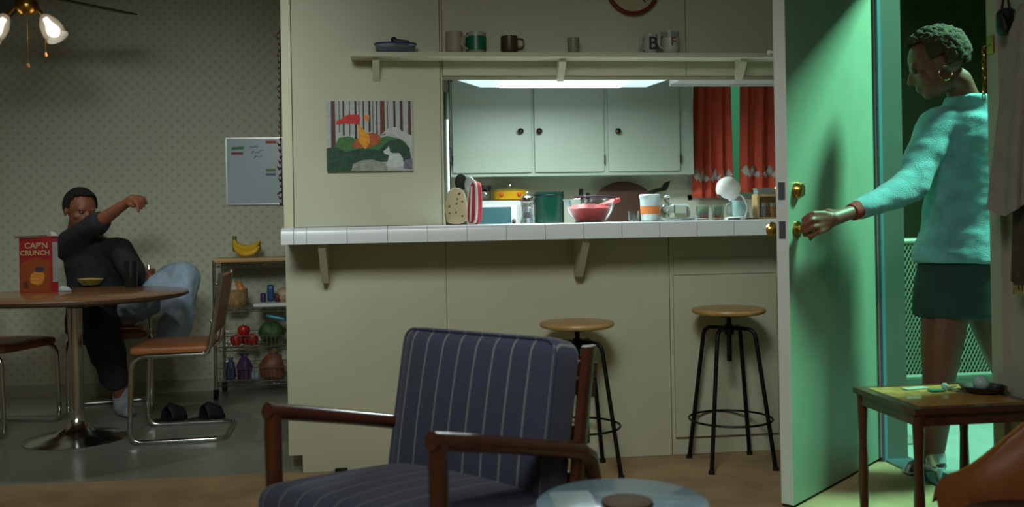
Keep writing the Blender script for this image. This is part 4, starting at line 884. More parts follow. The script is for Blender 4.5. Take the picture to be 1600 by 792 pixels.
flat('print_patch', outline([(bw*0.10, bh*0.08), (bw*0.28, bh*0.07), (bw*0.26, bh*0.20), (bw*0.10, bh*0.20)]), (92, 44, 28), MF, 0.0008)
flat('print_patch', outline([(bw*0.46, bh*0.36), (bw*0.76, bh*0.36), (bw*0.74, bh*0.46), (bw*0.48, bh*0.46)]), (60, 52, 74), MF, 0.0010)
for i in range(9): flat('cereal_print', outline([(bw*(0.36+0.05*(i % 4)), bh*(0.17+0.06*(i//4))), (bw*(0.41+0.05*(i % 4)), bh*(0.17+0.06*(i//4))), (bw*(0.41+0.05*(i % 4)), bh*(0.20+0.06*(i//4))), (bw*(0.36+0.05*(i % 4)), bh*(0.20+0.06*(i//4)))]), (206, 150, 60), MF, 0.0011)
MI = mat('cream_ink', (170, 152, 108), 0.5)
lettering("CAP'N", 0.040, MI, cb, MF @ Tr(bw*0.52, bh*0.83, 0.0012), bold=0.0006)
lettering("CRUNCH", 0.034, MI, cb, MF @ Tr(bw*0.48, bh*0.70, 0.0012), bold=0.0006)
MS = Tr(bw/2, -bd_/2, 0) @ Rz(PI/2) @ Rx(PI/2)
flat('side_print', [(0.004, 0.048), (bd_-0.002, 0.048), (bd_-0.002, bh-0.03), (0.004, bh-0.03)], (190, 200, 204), MS, 0.0006)
flat('side_print', [(0.004, 0.0), (bd_-0.002, 0.0), (bd_-0.002, 0.044), (0.004, 0.044)], (200, 26, 40), MS, 0.0006)
flat('side_print', [(0.004, bh-0.028), (bd_-0.002, bh-0.028), (bd_-0.002, bh-0.012), (0.004, bh-0.012)], (186, 60, 84), MS, 0.0006)
mb().box((-bw/2-0.012, -bd_/2-0.004, bh-0.006), (bw/2-0.05, bd_/2+0.004, bh+0.004), Ry(-0.02)).build('open_flap', mat('carton_inside', (96, 82, 62), 0.8), cb)
mb().prism([(0, 0), (bd_, 0), (bd_*0.85, 0.022), (bd_*0.1, 0.026)], 0.001, Tr(bw/2, -bd_/2, bh) @ Rz(PI/2) @ Rx(PI/2-0.5)).build('open_flap', MATS['print_190_200_204'], cb)
q = atz(98, 454, TT); nk = mb().prism([(-0.03, 0), (0.045, -0.01), (0.02, 0.035), (-0.02, 0.05)], 0.002, Rx(0.35) @ Tr(0, 0, 0.002)); nk.prism([(-0.03, 0), (0.045, -0.01), (0.02, -0.04)], 0.002, Tr(0, 0, 0.001))
tag(nk.build('paper_napkin', mat('napkin', (176, 186, 188), 0.8), None, loc=(q.x, q.y, TT)), 'folded white paper napkin beside the cereal box', 'napkin')
q = atz(142, 447, TT)
gbw = thing('cereal_bowl', 'clear glass bowl of yellow cereal on the dining table', 'bowl', (q.x, q.y+0.01, TT))
mb().lathe([(0, 0), (0.04, 0), (0.046, 0.004), (0.066, 0.030), (0.073, 0.050), (0.070, 0.050), (0.062, 0.031), (0.042, 0.008), (0, 0.006)], n=36).build('bowl', M_glass, gbw)
o = mb().lathe([(0, 0.008), (0.040, 0.009), (0.058, 0.028), (0.064, 0.038), (0, 0.042)], n=28).build('cereal', mat('yellow_cereal', (200, 168, 84), 0.7, var=0.3, vscale=70, bump=0.4, bscale=80), gbw)
q = atz(205, 449, TT)
tm_ = thing('black_tumbler', 'tall black tumbler on the dining table in front of the man', 'tumbler', (q.x, q.y, TT))
mb().lathe([(0, 0), (0.028, 0), (0.030, 0.003), (0.035, 0.135), (0.032, 0.135), (0.027, 0.006), (0, 0.005)], n=28).build('cup', mat('black_glaze', (26, 32, 32), 0.35), tm_)
# ------------------------------------------------------------------ slippers
for k, (px_, py_, a, lb) in enumerate(((264, 660, 0.95, 'black slide slipper nearer the chair\'s front leg'), (322, 658, 0.8, 'black slide slipper nearer the rolling rack'))):
    q = atz(px_, py_, 0.0)
    t = thing('slipper', lb, 'slipper', (q.x, q.y+0.02, -0.004), a, 'pair of black slippers under the chair')
    so = outline([(-0.095, -0.03), (0.0, -0.038), (0.09, -0.04), (0.105, 0.0), (0.09, 0.04), (0.0, 0.032), (-0.095, 0.03), (-0.11, 0)])
    mb().prism(so, 0.026).build('sole', M_black, t)
    st = mb(); rows = []
    for i in range(7):
        x = -0.02+0.095*i/6; rows.append([V((x, 0.040*math.cos(PI*j/10), 0.018+(0.080-0.022*abs(i-2)/3)*math.sin(PI*j/10))) for j in range(11)])
    o = st.sheet(rows).build('strap', mat('slipper_black', (20, 21, 24), 0.7), t); solidify(o, 0.006)
# ------------------------------------------------------------------ rolling rack
RX0, RX1, RY0, RY1 = -1.055, -0.52, 5.72, 6.0
rk = thing('rolling_rack', 'chrome wire rack on castors with a butcher-block top', 'rack', (0, 0, 0))
TOP = 0.812
mb().rbox((RX1-RX0+0.02, RY1-RY0+0.02, 0.024), 0.005, Tr((RX0+RX1)/2, (RY0+RY1)/2, TOP-0.012), 4).build('top_board', M_oak, rk)
for x in (RX0, RX1):
    for y in (RY0, RY1):
        mb().cyl((x, y, 0.055), (x, y, TOP-0.012), 0.0105, n=12).build('post', M_chrome, rk)
        c_ = mb().cyl((x-0.011, y, 0.022), (x+0.011, y, 0.022), 0.025, n=18).build('castor', M_black, rk); mb().box((x-0.015, y-0.008, 0.02), (x+0.015, y+0.008, 0.056)).build('fork', M_iron, c_)
def wire_shelf(z, lip):
    w = mb()
    for y in (RY0, RY1):
        for zz in (z, z+0.022): w.tube([(RX0, y, zz), (RX1, y, zz)], 0.0032, 6)
        n = 14; w.tube([(RX0+(RX1-RX0)*i/n, y, z if i % 2 else z+0.022) for i in range(n+1)], 0.0022, 5)
        if lip: w.tube([(RX0, y, z+lip), (RX1, y, z+lip)], 0.003, 6)
    for x in (RX0, RX1):
        w.tube([(x, RY0, z), (x, RY1, z)], 0.003, 6)
        if lip: w.tube([(x, RY0, z+lip), (x, RY1, z+lip)], 0.003, 6)
    for i in range(1, 22): x = RX0+(RX1-RX0)*i/22; w.tube([(x, RY0, z+lip if lip else z+0.022), (x, RY0, z+0.02), (x, RY1, z+0.02)], 0.0016, 4)
    w.build('wire_shelf', M_chrome, rk)
for z, lip in ((TOP-0.05, 0), (0.50, 0.0), (0.275, 0.085), (0.075, 0.10)): wire_shelf(z, lip)
def shelf_pos(px, py, y, z): p = aty(px, py, y); return (p.x, y, z+0.022)
# bananas
bt = thing('banana_bunch', 'bunch of ripe yellow bananas on the rack\'s wooden top', 'bananas', (aty(382, 395, 5.84).x, 5.84, TOP))
M_ban = mat('banana_yellow', (206, 166, 30), 0.5, var=0.12, vscale=14)
for k in range(7):
    lay = k // 4; y_ = (k % 4-1.5)*0.026 if lay == 0 else (k % 4-1)*0.03; up = 0.030*lay
    pts = [V((-0.055, y_*0.3, 0.100)), V((-0.052, y_*0.6, 0.074+up*0.4)), V((-0.036, y_*0.9, 0.046+up*0.8)), V((-0.008, y_*1.1, 0.026+up)), V((0.024, y_*1.25, 0.022+up)), V((0.056, y_*1.3, 0.030+up)), V((0.080, y_*1.2, 0.050+up)), V((0.090, y_*1.1, 0.066+up))]
    mb().tube(pts, [0.009, 0.012, 0.016, 0.0185, 0.019, 0.0175, 0.013, 0.005], 8).build('banana', M_ban, bt)
mb().loft([(V((-0.045, 0, 0.035)), V((0.022, 0, 0)), V((0, 0.032, 0))), (V((-0.055, 0, 0.07)), V((0.016, 0, 0)), V((0, 0.024, 0))), (V((-0.056, 0, 0.10)), V((0.012, 0, 0)), V((0, 0.016, 0))), (V((-0.056, 0, 0.128)), V((0.013, 0, 0)), V((0, 0.016, 0)))], 12).build('crown', mat('banana_stem', (96, 96, 40), 0.6, var=0.3, vscale=30), bt)
# top shelf: basket of garlic, tray with packets
bs = thing('woven_basket', 'small woven basket heaped with garlic bulbs on the rack', 'basket', shelf_pos(368, 484, 5.82, 0.50))
o = mb().lathe([(0.05, 0), (0.062, 0.01), (0.072, 0.06), (0.068, 0.10), (0.063, 0.10), (0.066, 0.06), (0.05, 0.012), (0, 0.01)], n=26).build('basket', mat('wicker', (150, 120, 78), 0.8, var=0.4, vscale=90, stretch=(1, 1, 0.25), bump=0.5, bscale=70), bs)
mb().tube([(0.067*math.cos(2*PI*i/26), 0.067*math.sin(2*PI*i/26), 0.10) for i in range(26)], 0.006, 6, closed=True).build('rim', MATS['wicker'], bs)
bl_p = bs.location
for k, (dx, dy, dz, c_) in enumerate(((-0.032, -0.01, 0.0, 0), (0.002, -0.03, 0.004, 0), (0.036, -0.008, 0.0, 1), (-0.012, 0.015, 0.026, 0), (0.024, 0.012, 0.024, 1))):
    g_ = mb().lathe([(0.004, -0.022), (0.018, -0.020), (0.024, -0.004), (0.018, 0.014), (0.006, 0.022), (0.004, 0.034), (0, 0.034)], n=14, M=Rx(0.3*(k % 3-1)))
    tag(g_.build('garlic_bulb' if not c_ else 'small_onion', mat('garlic_skin', (196, 170, 150), 0.6) if not c_ else mat('onion_skin', (196, 126, 60), 0.4), None, loc=(bl_p.x+dx, bl_p.y+dy, bl_p.z+0.102+dz)), 'pale papery garlic bulb in the woven basket' if not c_ else 'small golden onion among the garlic in the basket', 'garlic' if not c_ else 'onion', 'garlic bulbs in the basket' if not c_ else 'small onions in the basket')
ty = thing('serving_tray', 'white tray of packets on the rack\'s upper shelf', 'tray', shelf_pos(425, 484, 5.84, 0.50))
mb().rbox((0.23, 0.20, 0.022), 0.006, Tr(0.02, 0, 0.011), 4).build('tray', M_white, ty)
for k, (dx, dy, w_, h_, c_, nm, lb) in enumerate(((-0.05, 0.0, 0.034, 0.055, (60, 44, 80), 'snack_packet', 'dark violet snack packet on the white tray'), (-0.012, 0.04, 0.04, 0.10, (40, 78, 120), 'snack_packet', 'tall blue packet on the white tray'), (0.035, -0.02, 0.036, 0.05, (90, 34, 40), 'snack_packet', 'dark red packet on the white tray'))):
    t_ = mb().rbox((w_, 0.03, h_), 0.010, Tr(0, 0, h_/2), 5, 0.004, 1)
    tag(t_.build(nm, mat('packet_%d' % k, c_, 0.35), None, loc=(ty.location.x+dx, ty.location.y+dy, ty.location.z+0.0225)), lb, 'packet')
lf_ = mb().rbox((0.12, 0.09, 0.075), 0.03, Tr(0, 0, 0.0375), 8, 0.006, 2)
tag(lf_.build('wrapped_loaf', mat('bread_wrap', (168, 150, 122), 0.35, var=0.3, vscale=30), None, loc=(ty.location.x+0.085, ty.location.y+0.01, ty.location.z+0.0225)), 'loaf of bread in clear wrap on the white tray', 'bread')
# middle shelf: apples, cabbage, bag
M_app = mat('apple_red', (170, 36, 26), 0.3, var=0.35, vscale=9)
ap_z = 0.275
apple_spots = [(369, 5.79, 0.0), (394, 5.79, 0.0), (381, 5.80, 0.052), (382, 5.86, 0.0)]
ap0 = None
for k, (px_, y_, dz) in enumerate(apple_spots):
    p = shelf_pos(px_, 530, y_, ap_z)
    if ap0 is None:
        ap0 = thing('apple', 'red apple in the rack\'s middle basket', 'apple', p, 0, 'apples in the middle basket')
        mb().lathe([(0.0, 0.008), (0.012, 0.001), (0.024, 0.004), (0.036, 0.026), (0.0375, 0.040), (0.032, 0.056), (0.018, 0.064), (0.008, 0.060), (0, 0.054)], n=20).build('flesh', M_app, ap0)
        mb().tube([(0, 0, 0.054), (0.003, 0, 0.066), (0.008, 0, 0.074)], 0.002, 6).build('stem', M_walnut, ap0); o = ap0
    else: o = copy_thing(ap0, p, k*1.3)
    o.location.z += dz; o['label'] = ['red apple beside the rack\'s corner post', 'red apple touching the green cabbage', 'red apple stacked on top of the other apples', 'red apple half hidden behind the other apples'][k]
mn = thing('cabbage', 'round dark green cabbage in the rack\'s middle basket', 'cabbage', shelf_pos(424, 530, 5.84, ap_z))
o = mb().ball((0, 0, 0.068), 0.07, (1, 1, 0.95), 24, 16).build('head', mat('cabbage_green', (64, 92, 44), 0.6, var=0.35, vscale=16), mn)
for v in o.data.vertices: v.co += v.normal*noise.noise(v.co*22)*0.006
for k in range(5):
    a = k*1.25-1.9; rows = []
    for i in range(6):
        rows.append([V((0.073*math.sin(0.5+i*0.26)*math.cos(a+(j-3)*0.16), 0.073*math.sin(0.5+i*0.26)*math.sin(a+(j-3)*0.16), 0.068-0.070*math.cos(0.5+i*0.26)*-1*0.95)) for j in range(7)])
    o = mb().sheet(rows).build('leaf', MATS['cabbage_green'], mn); solidify(o, 0.003)
bg = mb().rbox((0.11, 0.07, 0.018), 0.007, Ry(0.25), 5, 0.004, 2); tag(bg.build('teal_packet', mat('teal_film', (60, 140, 160), 0.3), None, loc=(shelf_pos(432, 500, 5.84, 0)[0], 5.82, 0.455)), 'turquoise plastic packet resting on top of the cabbage', 'packet')
# bottom shelf
def bag(name, label, px_, y_, w_, h_, col, neck, cat='bag'):
    p = shelf_pos(px_, 595, y_, 0.075); t = thing(name, label, cat, p)
    o = mb().loft([(V((0, 0, 0.002)), V((w_*0.42, 0, 0)), V((0, w_*0.34, 0))), (V((0, 0, h_*0.12)), V((w_*0.5, 0, 0)), V((0, w_*0.4, 0))), (V((0, 0, h_*0.5)), V((w_*0.5, 0, 0)), V((0, w_*0.4, 0))), (V((0, 0, h_*0.78)), V((w_*0.34, 0, 0)), V((0, w_*0.3, 0))), (V((0, 0, h_*0.86)), V((w_*0.16, 0, 0)), V((0, w_*0.14, 0))), (V((0, 0, h_)), V((w_*0.30, 0, 0)), V((0, w_*0.10, 0)))], 22).build('bag', mat(name+'_film', col, 0.5, var=0.35, vscale=22), t, 70)
    for v in o.data.vertices: v.co += V((v.co.x, v.co.y, 0))*noise.noise(v.co*30+V((px_, 0, 0)))*0.35
    mb().tube([(w_*0.17*math.cos(2*PI*i/16), w_*0.15*math.sin(2*PI*i/16), h_*0.86) for i in range(16)], 0.004, 6, closed=True).build('tie', mat(name+'_tie', neck, 0.5), t)
    return t
bag('net_bag', 'purple net bag of red onions on the lowest shelf', 382, 5.80, 0.085, 0.15, (72, 44, 82), (60, 50, 80))
bag('blue_bag', 'small blue plastic bag beside the purple net on the lowest shelf', 361, 5.80, 0.06, 0.13, (50, 56, 96), (40, 40, 80))
bag('paper_bag', 'crumpled brown bag with a blue tie on the lowest shelf', 428, 5.80, 0.13, 0.17, (120, 72, 48), (60, 90, 140))
p = shelf_pos(399, 600, 5.77, 0.075)
tag(mb().rbox((0.045, 0.04, 0.05), 0.016, Tr(0, 0, 0.025), 5).build('white_carton', mat('pale_blue_white', (150, 170, 184), 0.5), None, loc=p), 'small pale blue-white tub on the lowest rack shelf', 'tub')
# ------------------------------------------------------------------ whiteboard
A, B = aty(352, 215, 6.03), aty(446, 319, 6.03)
wbd = thing('whiteboard', 'framed whiteboard with marker notes and coloured magnets', 'whiteboard', (A.x, 6.028, B.z))
ww, wh = B.x-A.x, A.z-B.z
mb().box((0.006, 0.004, 0.006), (ww-0.006, 0.021, wh-0.006)).build('panel', mat('board_white', (168, 186, 192), 0.25), wbd)
for a, b in (((0, 0, 0), (ww, 0.02, 0.008)), ((0, 0, wh-0.008), (ww, 0.02, wh)), ((0, 0, 0.008), (0.008, 0.02, wh-0.008)), ((ww-0.008, 0, 0.008), (ww, 0.02, wh-0.008))): mb().box(a, b).build('frame', M_steel, wbd)
s = ww/94
for x, z, w_, c_, sk_ in ((10, 16, 19, (40, 120, 60), 0.06), (9, 24, 19, (130, 40, 60), 0.0), (64, 6, 17, (170, 50, 46), 0), (64, 52, 15, (110, 120, 60), 0), (64, 59, 15, (90, 100, 130), 0)):
    mb().box((0, -0.001, 0), (w_*s, 0.004, 4.2*s), Tr(x*s, 0, wh-(z+4)*s) @ Ry(-sk_)).build('magnet_strip', mat('mag_%d_%d' % (x, z), c_, 0.5), wbd)
random.seed(11)
for r_ in range(3):
    pts = [V((38*s+r_*3.0*s+i*1.05*s, 0.0032, wh-(17+r_*8.0-i*0.20)*s+random.uniform(-2.0, 2.0)*s)) for i in range(14 if r_ != 1 else 19)]
    mb().tube(pts, 0.0017, 5).build('marker_note', mat('marker_ink', (40, 56, 54), 0.6), wbd)
# ------------------------------------------------------------------ chilli garland on the wall corner
gl = thing('chilli_garland', 'string of dark dried chillies hanging at the wall corner', 'garland', (-0.462, 4.0, 1.2))
zt_ = aty(435, 45, 4.0).z-1.2; zb_ = aty(435, 322, 4.0).z-1.2
mb().tube([(0.004, 0, zt_), (-0.002, 0, (zt_+zb_)/2), (0, 0, zb_)], 0.0025, 6).build('cord', mat('garland_cord', (60, 34, 26), 0.8), gl)
random.seed(9)
for k in range(30):
    z = zt_+(zb_-zt_)*(k+0.5)/30; a = random.uniform(2.4, 4.6); d = V((math.cos(a), math.sin(a), 0)); L = random.uniform(0.010, 0.018)
    dense = 1.25 if k > 17 else 0.8
    mb().tube([V((0, 0, z)), V((0, 0, z))+d*L*0.5*dense+V((0, 0, -0.006)), V((0, 0, z))+d*L*dense+V((0, 0, 0.006 if k % 3 else -0.014))], [0.003*dense, 0.0048*dense, 0.001], 6).build('chilli', mat('dried_chilli_%d' % (k % 2), [(84, 26, 20), (50, 26, 22)][k % 2], 0.45), gl)
# ------------------------------------------------------------------ ceiling fan with lamps
fp = aty(42, 14, 4.80)
fn = thing('ceiling_fan', 'brass ceiling fan with dark blades and frosted tulip lamps', 'ceiling fan', (fp.x, 4.80, 0))
FZ = fp.z
mb().lathe([(0.0, FZ-0.03), (0.03, FZ-0.03), (0.05, FZ-0.01), (0.055, FZ+0.02), (0.04, FZ+0.05), (0.09, FZ+0.07), (0.10, FZ+0.10), (0.09, FZ+0.15), (0.03, FZ+0.17), (0.014, FZ+0.18), (0.014, 2.46), (0.06, 2.47), (0.06, 2.498), (0, 2.498)], n=32).build('motor_housing', M_brass, fn)
for k in range(5):
    a = math.radians(52)+k*2*PI/5; M = Rz(a)
    bl = outline([(0.16, -0.045), (0.36, -0.062), (0.58, -0.06), (0.60, 0), (0.58, 0.06), (0.36, 0.062), (0.16, 0.045)], 3)
    blo = mb().prism(bl, 0.006, M @ Tr(0, 0, FZ+0.075) @ Rx(0.18)).build('blade', mat('fan_blade', (46, 38, 28), 0.5, var=0.2), fn)
    mb().tube([M @ V((0.08, 0, FZ+0.09)), M @ V((0.18, 0, FZ+0.078))], 0.010, 8).build('blade_arm', M_brass, blo)
M_tulip = mat('frosted_tulip', (226, 222, 212), 0.3, trans=0.8, ior=1.2)
M_bulb = mat('lit_bulb', (255, 250, 240), 0.4, emit=(255, 248, 236), estr=5.0)
for k in range(2):
    a = math.radians(-16)+k*math.radians(212); d = V((math.cos(a), math.sin(a), 0))
    c_ = V((0, 0, FZ-0.012)); e_ = d*0.085+V((0, 0, FZ-0.035))
    mb().tube([c_, d*0.05+V((0, 0, FZ+0.004)), e_], 0.009, 8).build('lamp_arm', M_brass, fn)
    ax = (d*0.55+V((0, 0, -0.83))).normalized(); q_ = V((0, 0, 1)).rotation_difference(ax).to_matrix().to_4x4()
    o = mb().lathe([(0.014, 0), (0.026, 0.012), (0.046, 0.05), (0.052, 0.09), (0.049, 0.118), (0.053, 0.130), (0.050, 0.130), (0.046, 0.116), (0.049, 0.09), (0.043, 0.05), (0.022, 0.014), (0.010, 0.003)], n=26, M=q_, c=e_).build('lamp_shade', M_tulip, fn)
    mb().lathe([(0.012, 0.02), (0.016, 0.05), (0.028, 0.08), (0.029, 0.098), (0.018, 0.116), (0, 0.121)], n=18, M=q_, c=e_).build('bulb', M_bulb, o)
    wp_ = V((fp.x, 4.80, 0))+e_+ax*0.14
    spot('fan_lamp_light', wp_, wp_+ax+V((0, 0, -0.8)), 11.0, (1.0, 0.95, 0.86), 165, 0.03)
for dx, dy, py_ in ((0.012, -0.03, 106), (0.085, -0.01, 88)):
    zb2 = aty(50, py_, 4.78).z
    mb().tube([(dx, dy, FZ-0.02), (dx, dy, zb2+0.02)], 0.0016, 6).build('pull_chain', M_brass, fn)
    mb().lathe([(0.002, 0.022), (0.006, 0.016), (0.0085, 0.006), (0.006, -0.002), (0, -0.004)], n=12, c=(dx, dy, zb2)).build('chain_knob', mat('amber_wood', (150, 90, 36), 0.4), fn)
# ------------------------------------------------------------------ people
def atd(px, py, Z): return V((0, 0, EYE))+ray(px, py)*Z
def head_shapes(b, c, face, up, s=1.0):
    """skull, jaw, nose, ears and lips merged into the body; returns the head frame"""
    f = face.normalized(); r = f.cross(up).normalized(); u = r.cross(f).normalized()
    M = Matrix((r, f, u)).transposed().to_4x4()
    def P(x, y, z): return c+(r*x+f*y+u*z)*s
    b.ball(P(0, -0.012, 0.028), 0.1*s, (0.76, 0.95, 0.86), 24, 16, M=M)
    b.ball(P(0, 0.022, -0.030), 0.1*s, (0.62, 0.66, 0.80), 20, 14, M=M)
    b.ball(P(0, 0.058, -0.085), 0.026*s, (1.1, 0.9, 0.8), 12, 8, M=M)
    b.limb([P(0, 0.080, 0.010), P(0, 0.099, -0.022)], [0.008*s, 0.0125*s], 10)
    for sg in (1, -1):
        b.ball(P(0.013*sg, 0.088, -0.026), 0.009*s, n=8, m=6)
        b.ball(P(0.078*sg, -0.012, -0.006), 0.03*s, (0.28, 0.55, 1.0), 12, 8, M=M)
        b.ball(P(0.030*sg, 0.074, 0.024), 0.018*s, (1.4, 0.6, 0.5), 10, 8, M=M)
        b.ball(P(0.042*sg, 0.058, -0.018), 0.022*s, (1, 0.8, 0.8), 10, 8, M=M)
    b.ball(P(0, 0.086, -0.052), 0.014*s, (1.7, 0.6, 0.45), 10, 8, M=M)
    b.ball(P(0, 0.084, -0.064), 0.014*s, (1.5, 0.6, 0.5), 10, 8, M=M)
    return M, P
def hand_shapes(b, wrist, palm, fingers, thumb, rp=0.026):
    b.limb([wrist, wrist.lerp(palm, 0.55), palm], [0.024, 0.026, rp], 12)
    for ch_ in fingers:
        b.limb([palm, ch_[0]], [rp*0.8, 0.011], 10); b.limb(ch_, [0.0105, 0.0095, 0.009, 0.0078][:len(ch_)], 10)
    b.limb([wrist.lerp(palm, 0.45)]+thumb, [0.016, 0.0125, 0.0105, 0.009][:len(thumb)+1], 10)
def ell(c, hx, hy, dirx=None, tilt=0.0):
    d = dirx or right0; e = V((0, 0, 1)).cross(d); return (V(c), d*hx, e*hy+V((0, 0, tilt)))
def person_mesh(b, name, mt, par, base, **kw):
    o = fuse(b, name, mt, None, **kw); o.data.transform(Matrix.Translation(-base)); o.parent = par; return o
def hair_cap(name, mt, par, base, P, M, s, fr, thick, rough_amp, rscale, top=(0.80, 1.0, 0.92)):
    b = mb().ball((0, 0, 0), 0.1, top, 40, 28, M=M); o = b.build(name, mt, None); me = o.data; c = P(0, -0.014, 0.032)
    f = (P(0, 1, 0)-P(0, 0, 0)).normalized(); u = (P(0, 0, 1)-P(0, 0, 0)).normalized()
    bm = bmesh.new(); bm.from_mesh(me); kill = []
    for v in bm.verts:
        d = v.co.normalized(); a, h = d.dot(f), d.dot(u)
        v.co = v.co*(1+thick*10*0.1)
        if a > fr and h < 0.62: kill.append(v)
        elif a > fr-0.45 and h < -0.25: kill.append(v)
        elif h < -0.62: kill.append(v)
    bmesh.ops.delete(bm, geom=kill, context='VERTS')
    bmesh.ops.subdivide_edges(bm, edges=bm.edges[:], cuts=2, use_grid_fill=True)
    for v in bm.verts:
        d = v.co.normalized(); v.co += d*(noise.noise(v.co*rscale)*rough_amp+noise.noise(v.co*rscale*2.7)*rough_amp*0.6); v.co = v.co*s + c - base
    bm.to_mesh(me); bm.free()
    for p in me.polygons: p.use_smooth = True
    solidify(o, 0.010); o.parent = par; return o
M_skinw = mat('brown_skin', (112, 68, 50), 0.5, var=0.08, vscale=12)
M_skinm = mat('deep_brown_skin', (120, 74, 52), 0.5, var=0.08, vscale=12)
# ---- woman leaving through the doorway
wbase = atd(1490, 752, 3.58); wbase.z = 0
wo = thing('person', 'person in a teal sweater and dark skirt pulling the door by its knob', 'person', wbase)
Zb = 3.60
b = mb()
hc_ = atd(1462, 102, 3.54)
Mh, Ph = head_shapes(b, hc_, -right0*0.86+fwd*0.30+V((0, 0, -0.36)), V((0, 0, 1)), 1.04)
neck0 = atd(1512, 168, 3.60); b.limb([neck0, atd(1496, 128, 3.57), hc_+V((0, 0, -0.02))], [0.056, 0.052, 0.055])
b.loft([ell(atd(1505, 470, Zb), 0.135, 0.10), ell(atd(1503, 420, Zb), 0.150, 0.115), ell(atd(1506, 345, Zb), 0.118, 0.09), ell(atd(1510, 270, Zb), 0.135, 0.10), ell(atd(1514, 210, Zb), 0.150, 0.10), ell(atd(1515, 172, Zb), 0.10, 0.065)])
shl, elb, wri = atd(1468, 192, 3.58), atd(1426, 288, 3.50), atd(1332, 331, 3.34)
b.limb([atd(1500, 185, 3.6), shl, elb, wri], [0.06, 0.052, 0.040, 0.024])
b.limb([atd(1530, 190, 3.6), atd(1572, 196, 3.62), atd(1590, 300, 3.66), atd(1585, 400, 3.70)], [0.06, 0.052, 0.040, 0.026])
pal = atd(1301, 342, 3.285)
fing = [[atd(1287, 333, 3.262), atd(1270, 333, 3.235), atd(1256, 342, 3.245), atd(1254, 350, 3.262)],
        [atd(1285, 342, 3.255), atd(1268, 344, 3.222), atd(1254, 352, 3.235), atd(1253, 360, 3.255)],
        [atd(1287, 351, 3.258), atd(1271, 355, 3.226), atd(1258, 361, 3.240), atd(1257, 368, 3.258)],
        [atd(1292, 358, 3.265), atd(1279, 363, 3.240), atd(1268, 369, 3.248), atd(1266, 374, 3.262)]]
hand_shapes(b, wri, pal, fing, [atd(1294, 331, 3.31), atd(1279, 336, 3.325), atd(1270, 345, 3.325)], 0.027)
pr_r = atd(1585, 430, 3.70); hand_shapes(b, atd(1585, 400, 3.70), pr_r, [[pr_r+V((0.014*k-0.02, 0, -0.03)), pr_r+V((0.014*k-0.02, 0.01, -0.06)), pr_r+V((0.012*k-0.018, 0.02, -0.085))] for k in range(4)], [pr_r+V((-0.035, 0.01, -0.01)), pr_r+V((-0.04, 0.02, -0.045))])
hipl, knl, anl = atd(1478, 470, 3.58), atd(1466, 600, 3.54), atd(1458, 722, 3.58)
b.limb([hipl, hipl.lerp(knl, 0.55), knl, knl.lerp(anl, 0.3), anl], [0.088, 0.074, 0.055, 0.056, 0.034])
hipr, knr, anr = atd(1540, 470, 3.62), atd(1582, 600, 3.70), atd(1592, 700, 3.76)
b.limb([hipr, hipr.lerp(knr, 0.55), knr, knr.lerp(anr, 0.3), anr], [0.088, 0.070, 0.052, 0.054, 0.034])
fd = (-right0*0.25+fwd*0.9).normalized()
for an in (anl, anr):
    toe = V((an.x, an.y, 0.025))+fd*0.13
    b.limb([an, V((an.x, an.y, 0.075))-fd*0.02, V((an.x, an.y, 0.045))+fd*0.07, toe], [0.034, 0.032, 0.028, 0.018])
person_mesh(b, 'body', M_skinw, wo, wbase, voxel=0.0055, smooth=5)
# sweater
b = mb()
b.loft([ell(atd(1502, 410, Zb), 0.182, 0.155), ell(atd(1502, 395, Zb), 0.180, 0.150), ell(atd(1505, 350, Zb), 0.146, 0.120), ell(atd(1508, 290, Zb), 0.145, 0.118), ell(atd(1512, 230, Zb), 0.165, 0.122), ell(atd(1514, 195, Zb), 0.150, 0.110), ell(atd(1514, 172, Zb), 0.112, 0.088), ell(atd(1512, 150, 3.59), 0.078, 0.074)])
b.limb([atd(1498, 188, 3.6), atd(1466, 196, 3.58), atd(1440, 250, 3.54), atd(1424, 288, 3.50), atd(1380, 312, 3.42), atd(1343, 328, 3.36)], [0.072, 0.073, 0.067, 0.062, 0.050, 0.040])
b.limb([atd(1532, 190, 3.6), atd(1572, 198, 3.62), atd(1590, 300, 3.66), atd(1585, 395, 3.70)], [0.075, 0.075, 0.062, 0.040])
person_mesh(b, 'sweater', mat('teal_knit', (112, 172, 178), 0.95, var=0.22, vscale=14, bump=0.5, bscale=260, sheen=0.3), wo, wbase, voxel=0.009, smooth=6, wob=0.007, wscale=8, wdir=(1, 1, 2.2))
b = mb(); b.loft([ell(atd(1505, 338, Zb), 0.122, 0.095), ell(atd(1503, 410, Zb), 0.160, 0.130), ell(atd(1500, 450, Zb), 0.168, 0.142), ell(atd(1500, 493, Zb), 0.172, 0.146)], 28)
person_mesh(b, 'skirt', mat('dark_green_skirt', (40, 64, 60), 0.9, var=0.12, vscale=20), wo, wbase, voxel=0.009, smooth=2, wob=0.006, wscale=7, wdir=(1.6, 1.6, 0.5))
cuff = mb(); cd_ = (wri-elb).normalized(); cuff.tube([atd(1341, 327, 3.357), atd(1331, 332, 3.340)], [0.033, 0.030], 18); o = cuff.build('cuff', mat('red_cuff', (140, 44, 40), 0.8), None); o.data.transform(Matrix.Translation(-wbase)); o.parent = wo
hair_cap('hair', mat('sandy_hair', (74, 64, 44), 0.95, var=0.4, vscale=60, bump=0.8, bscale=200), wo, wbase, Ph, Mh, 1.10, 0.42, 0.05, 0.006, 70)
e0 = Ph(-0.082, 0.0, -0.034)
ears = [Ph(0.083*sg, -0.008, -0.046) for sg in (1, -1)]
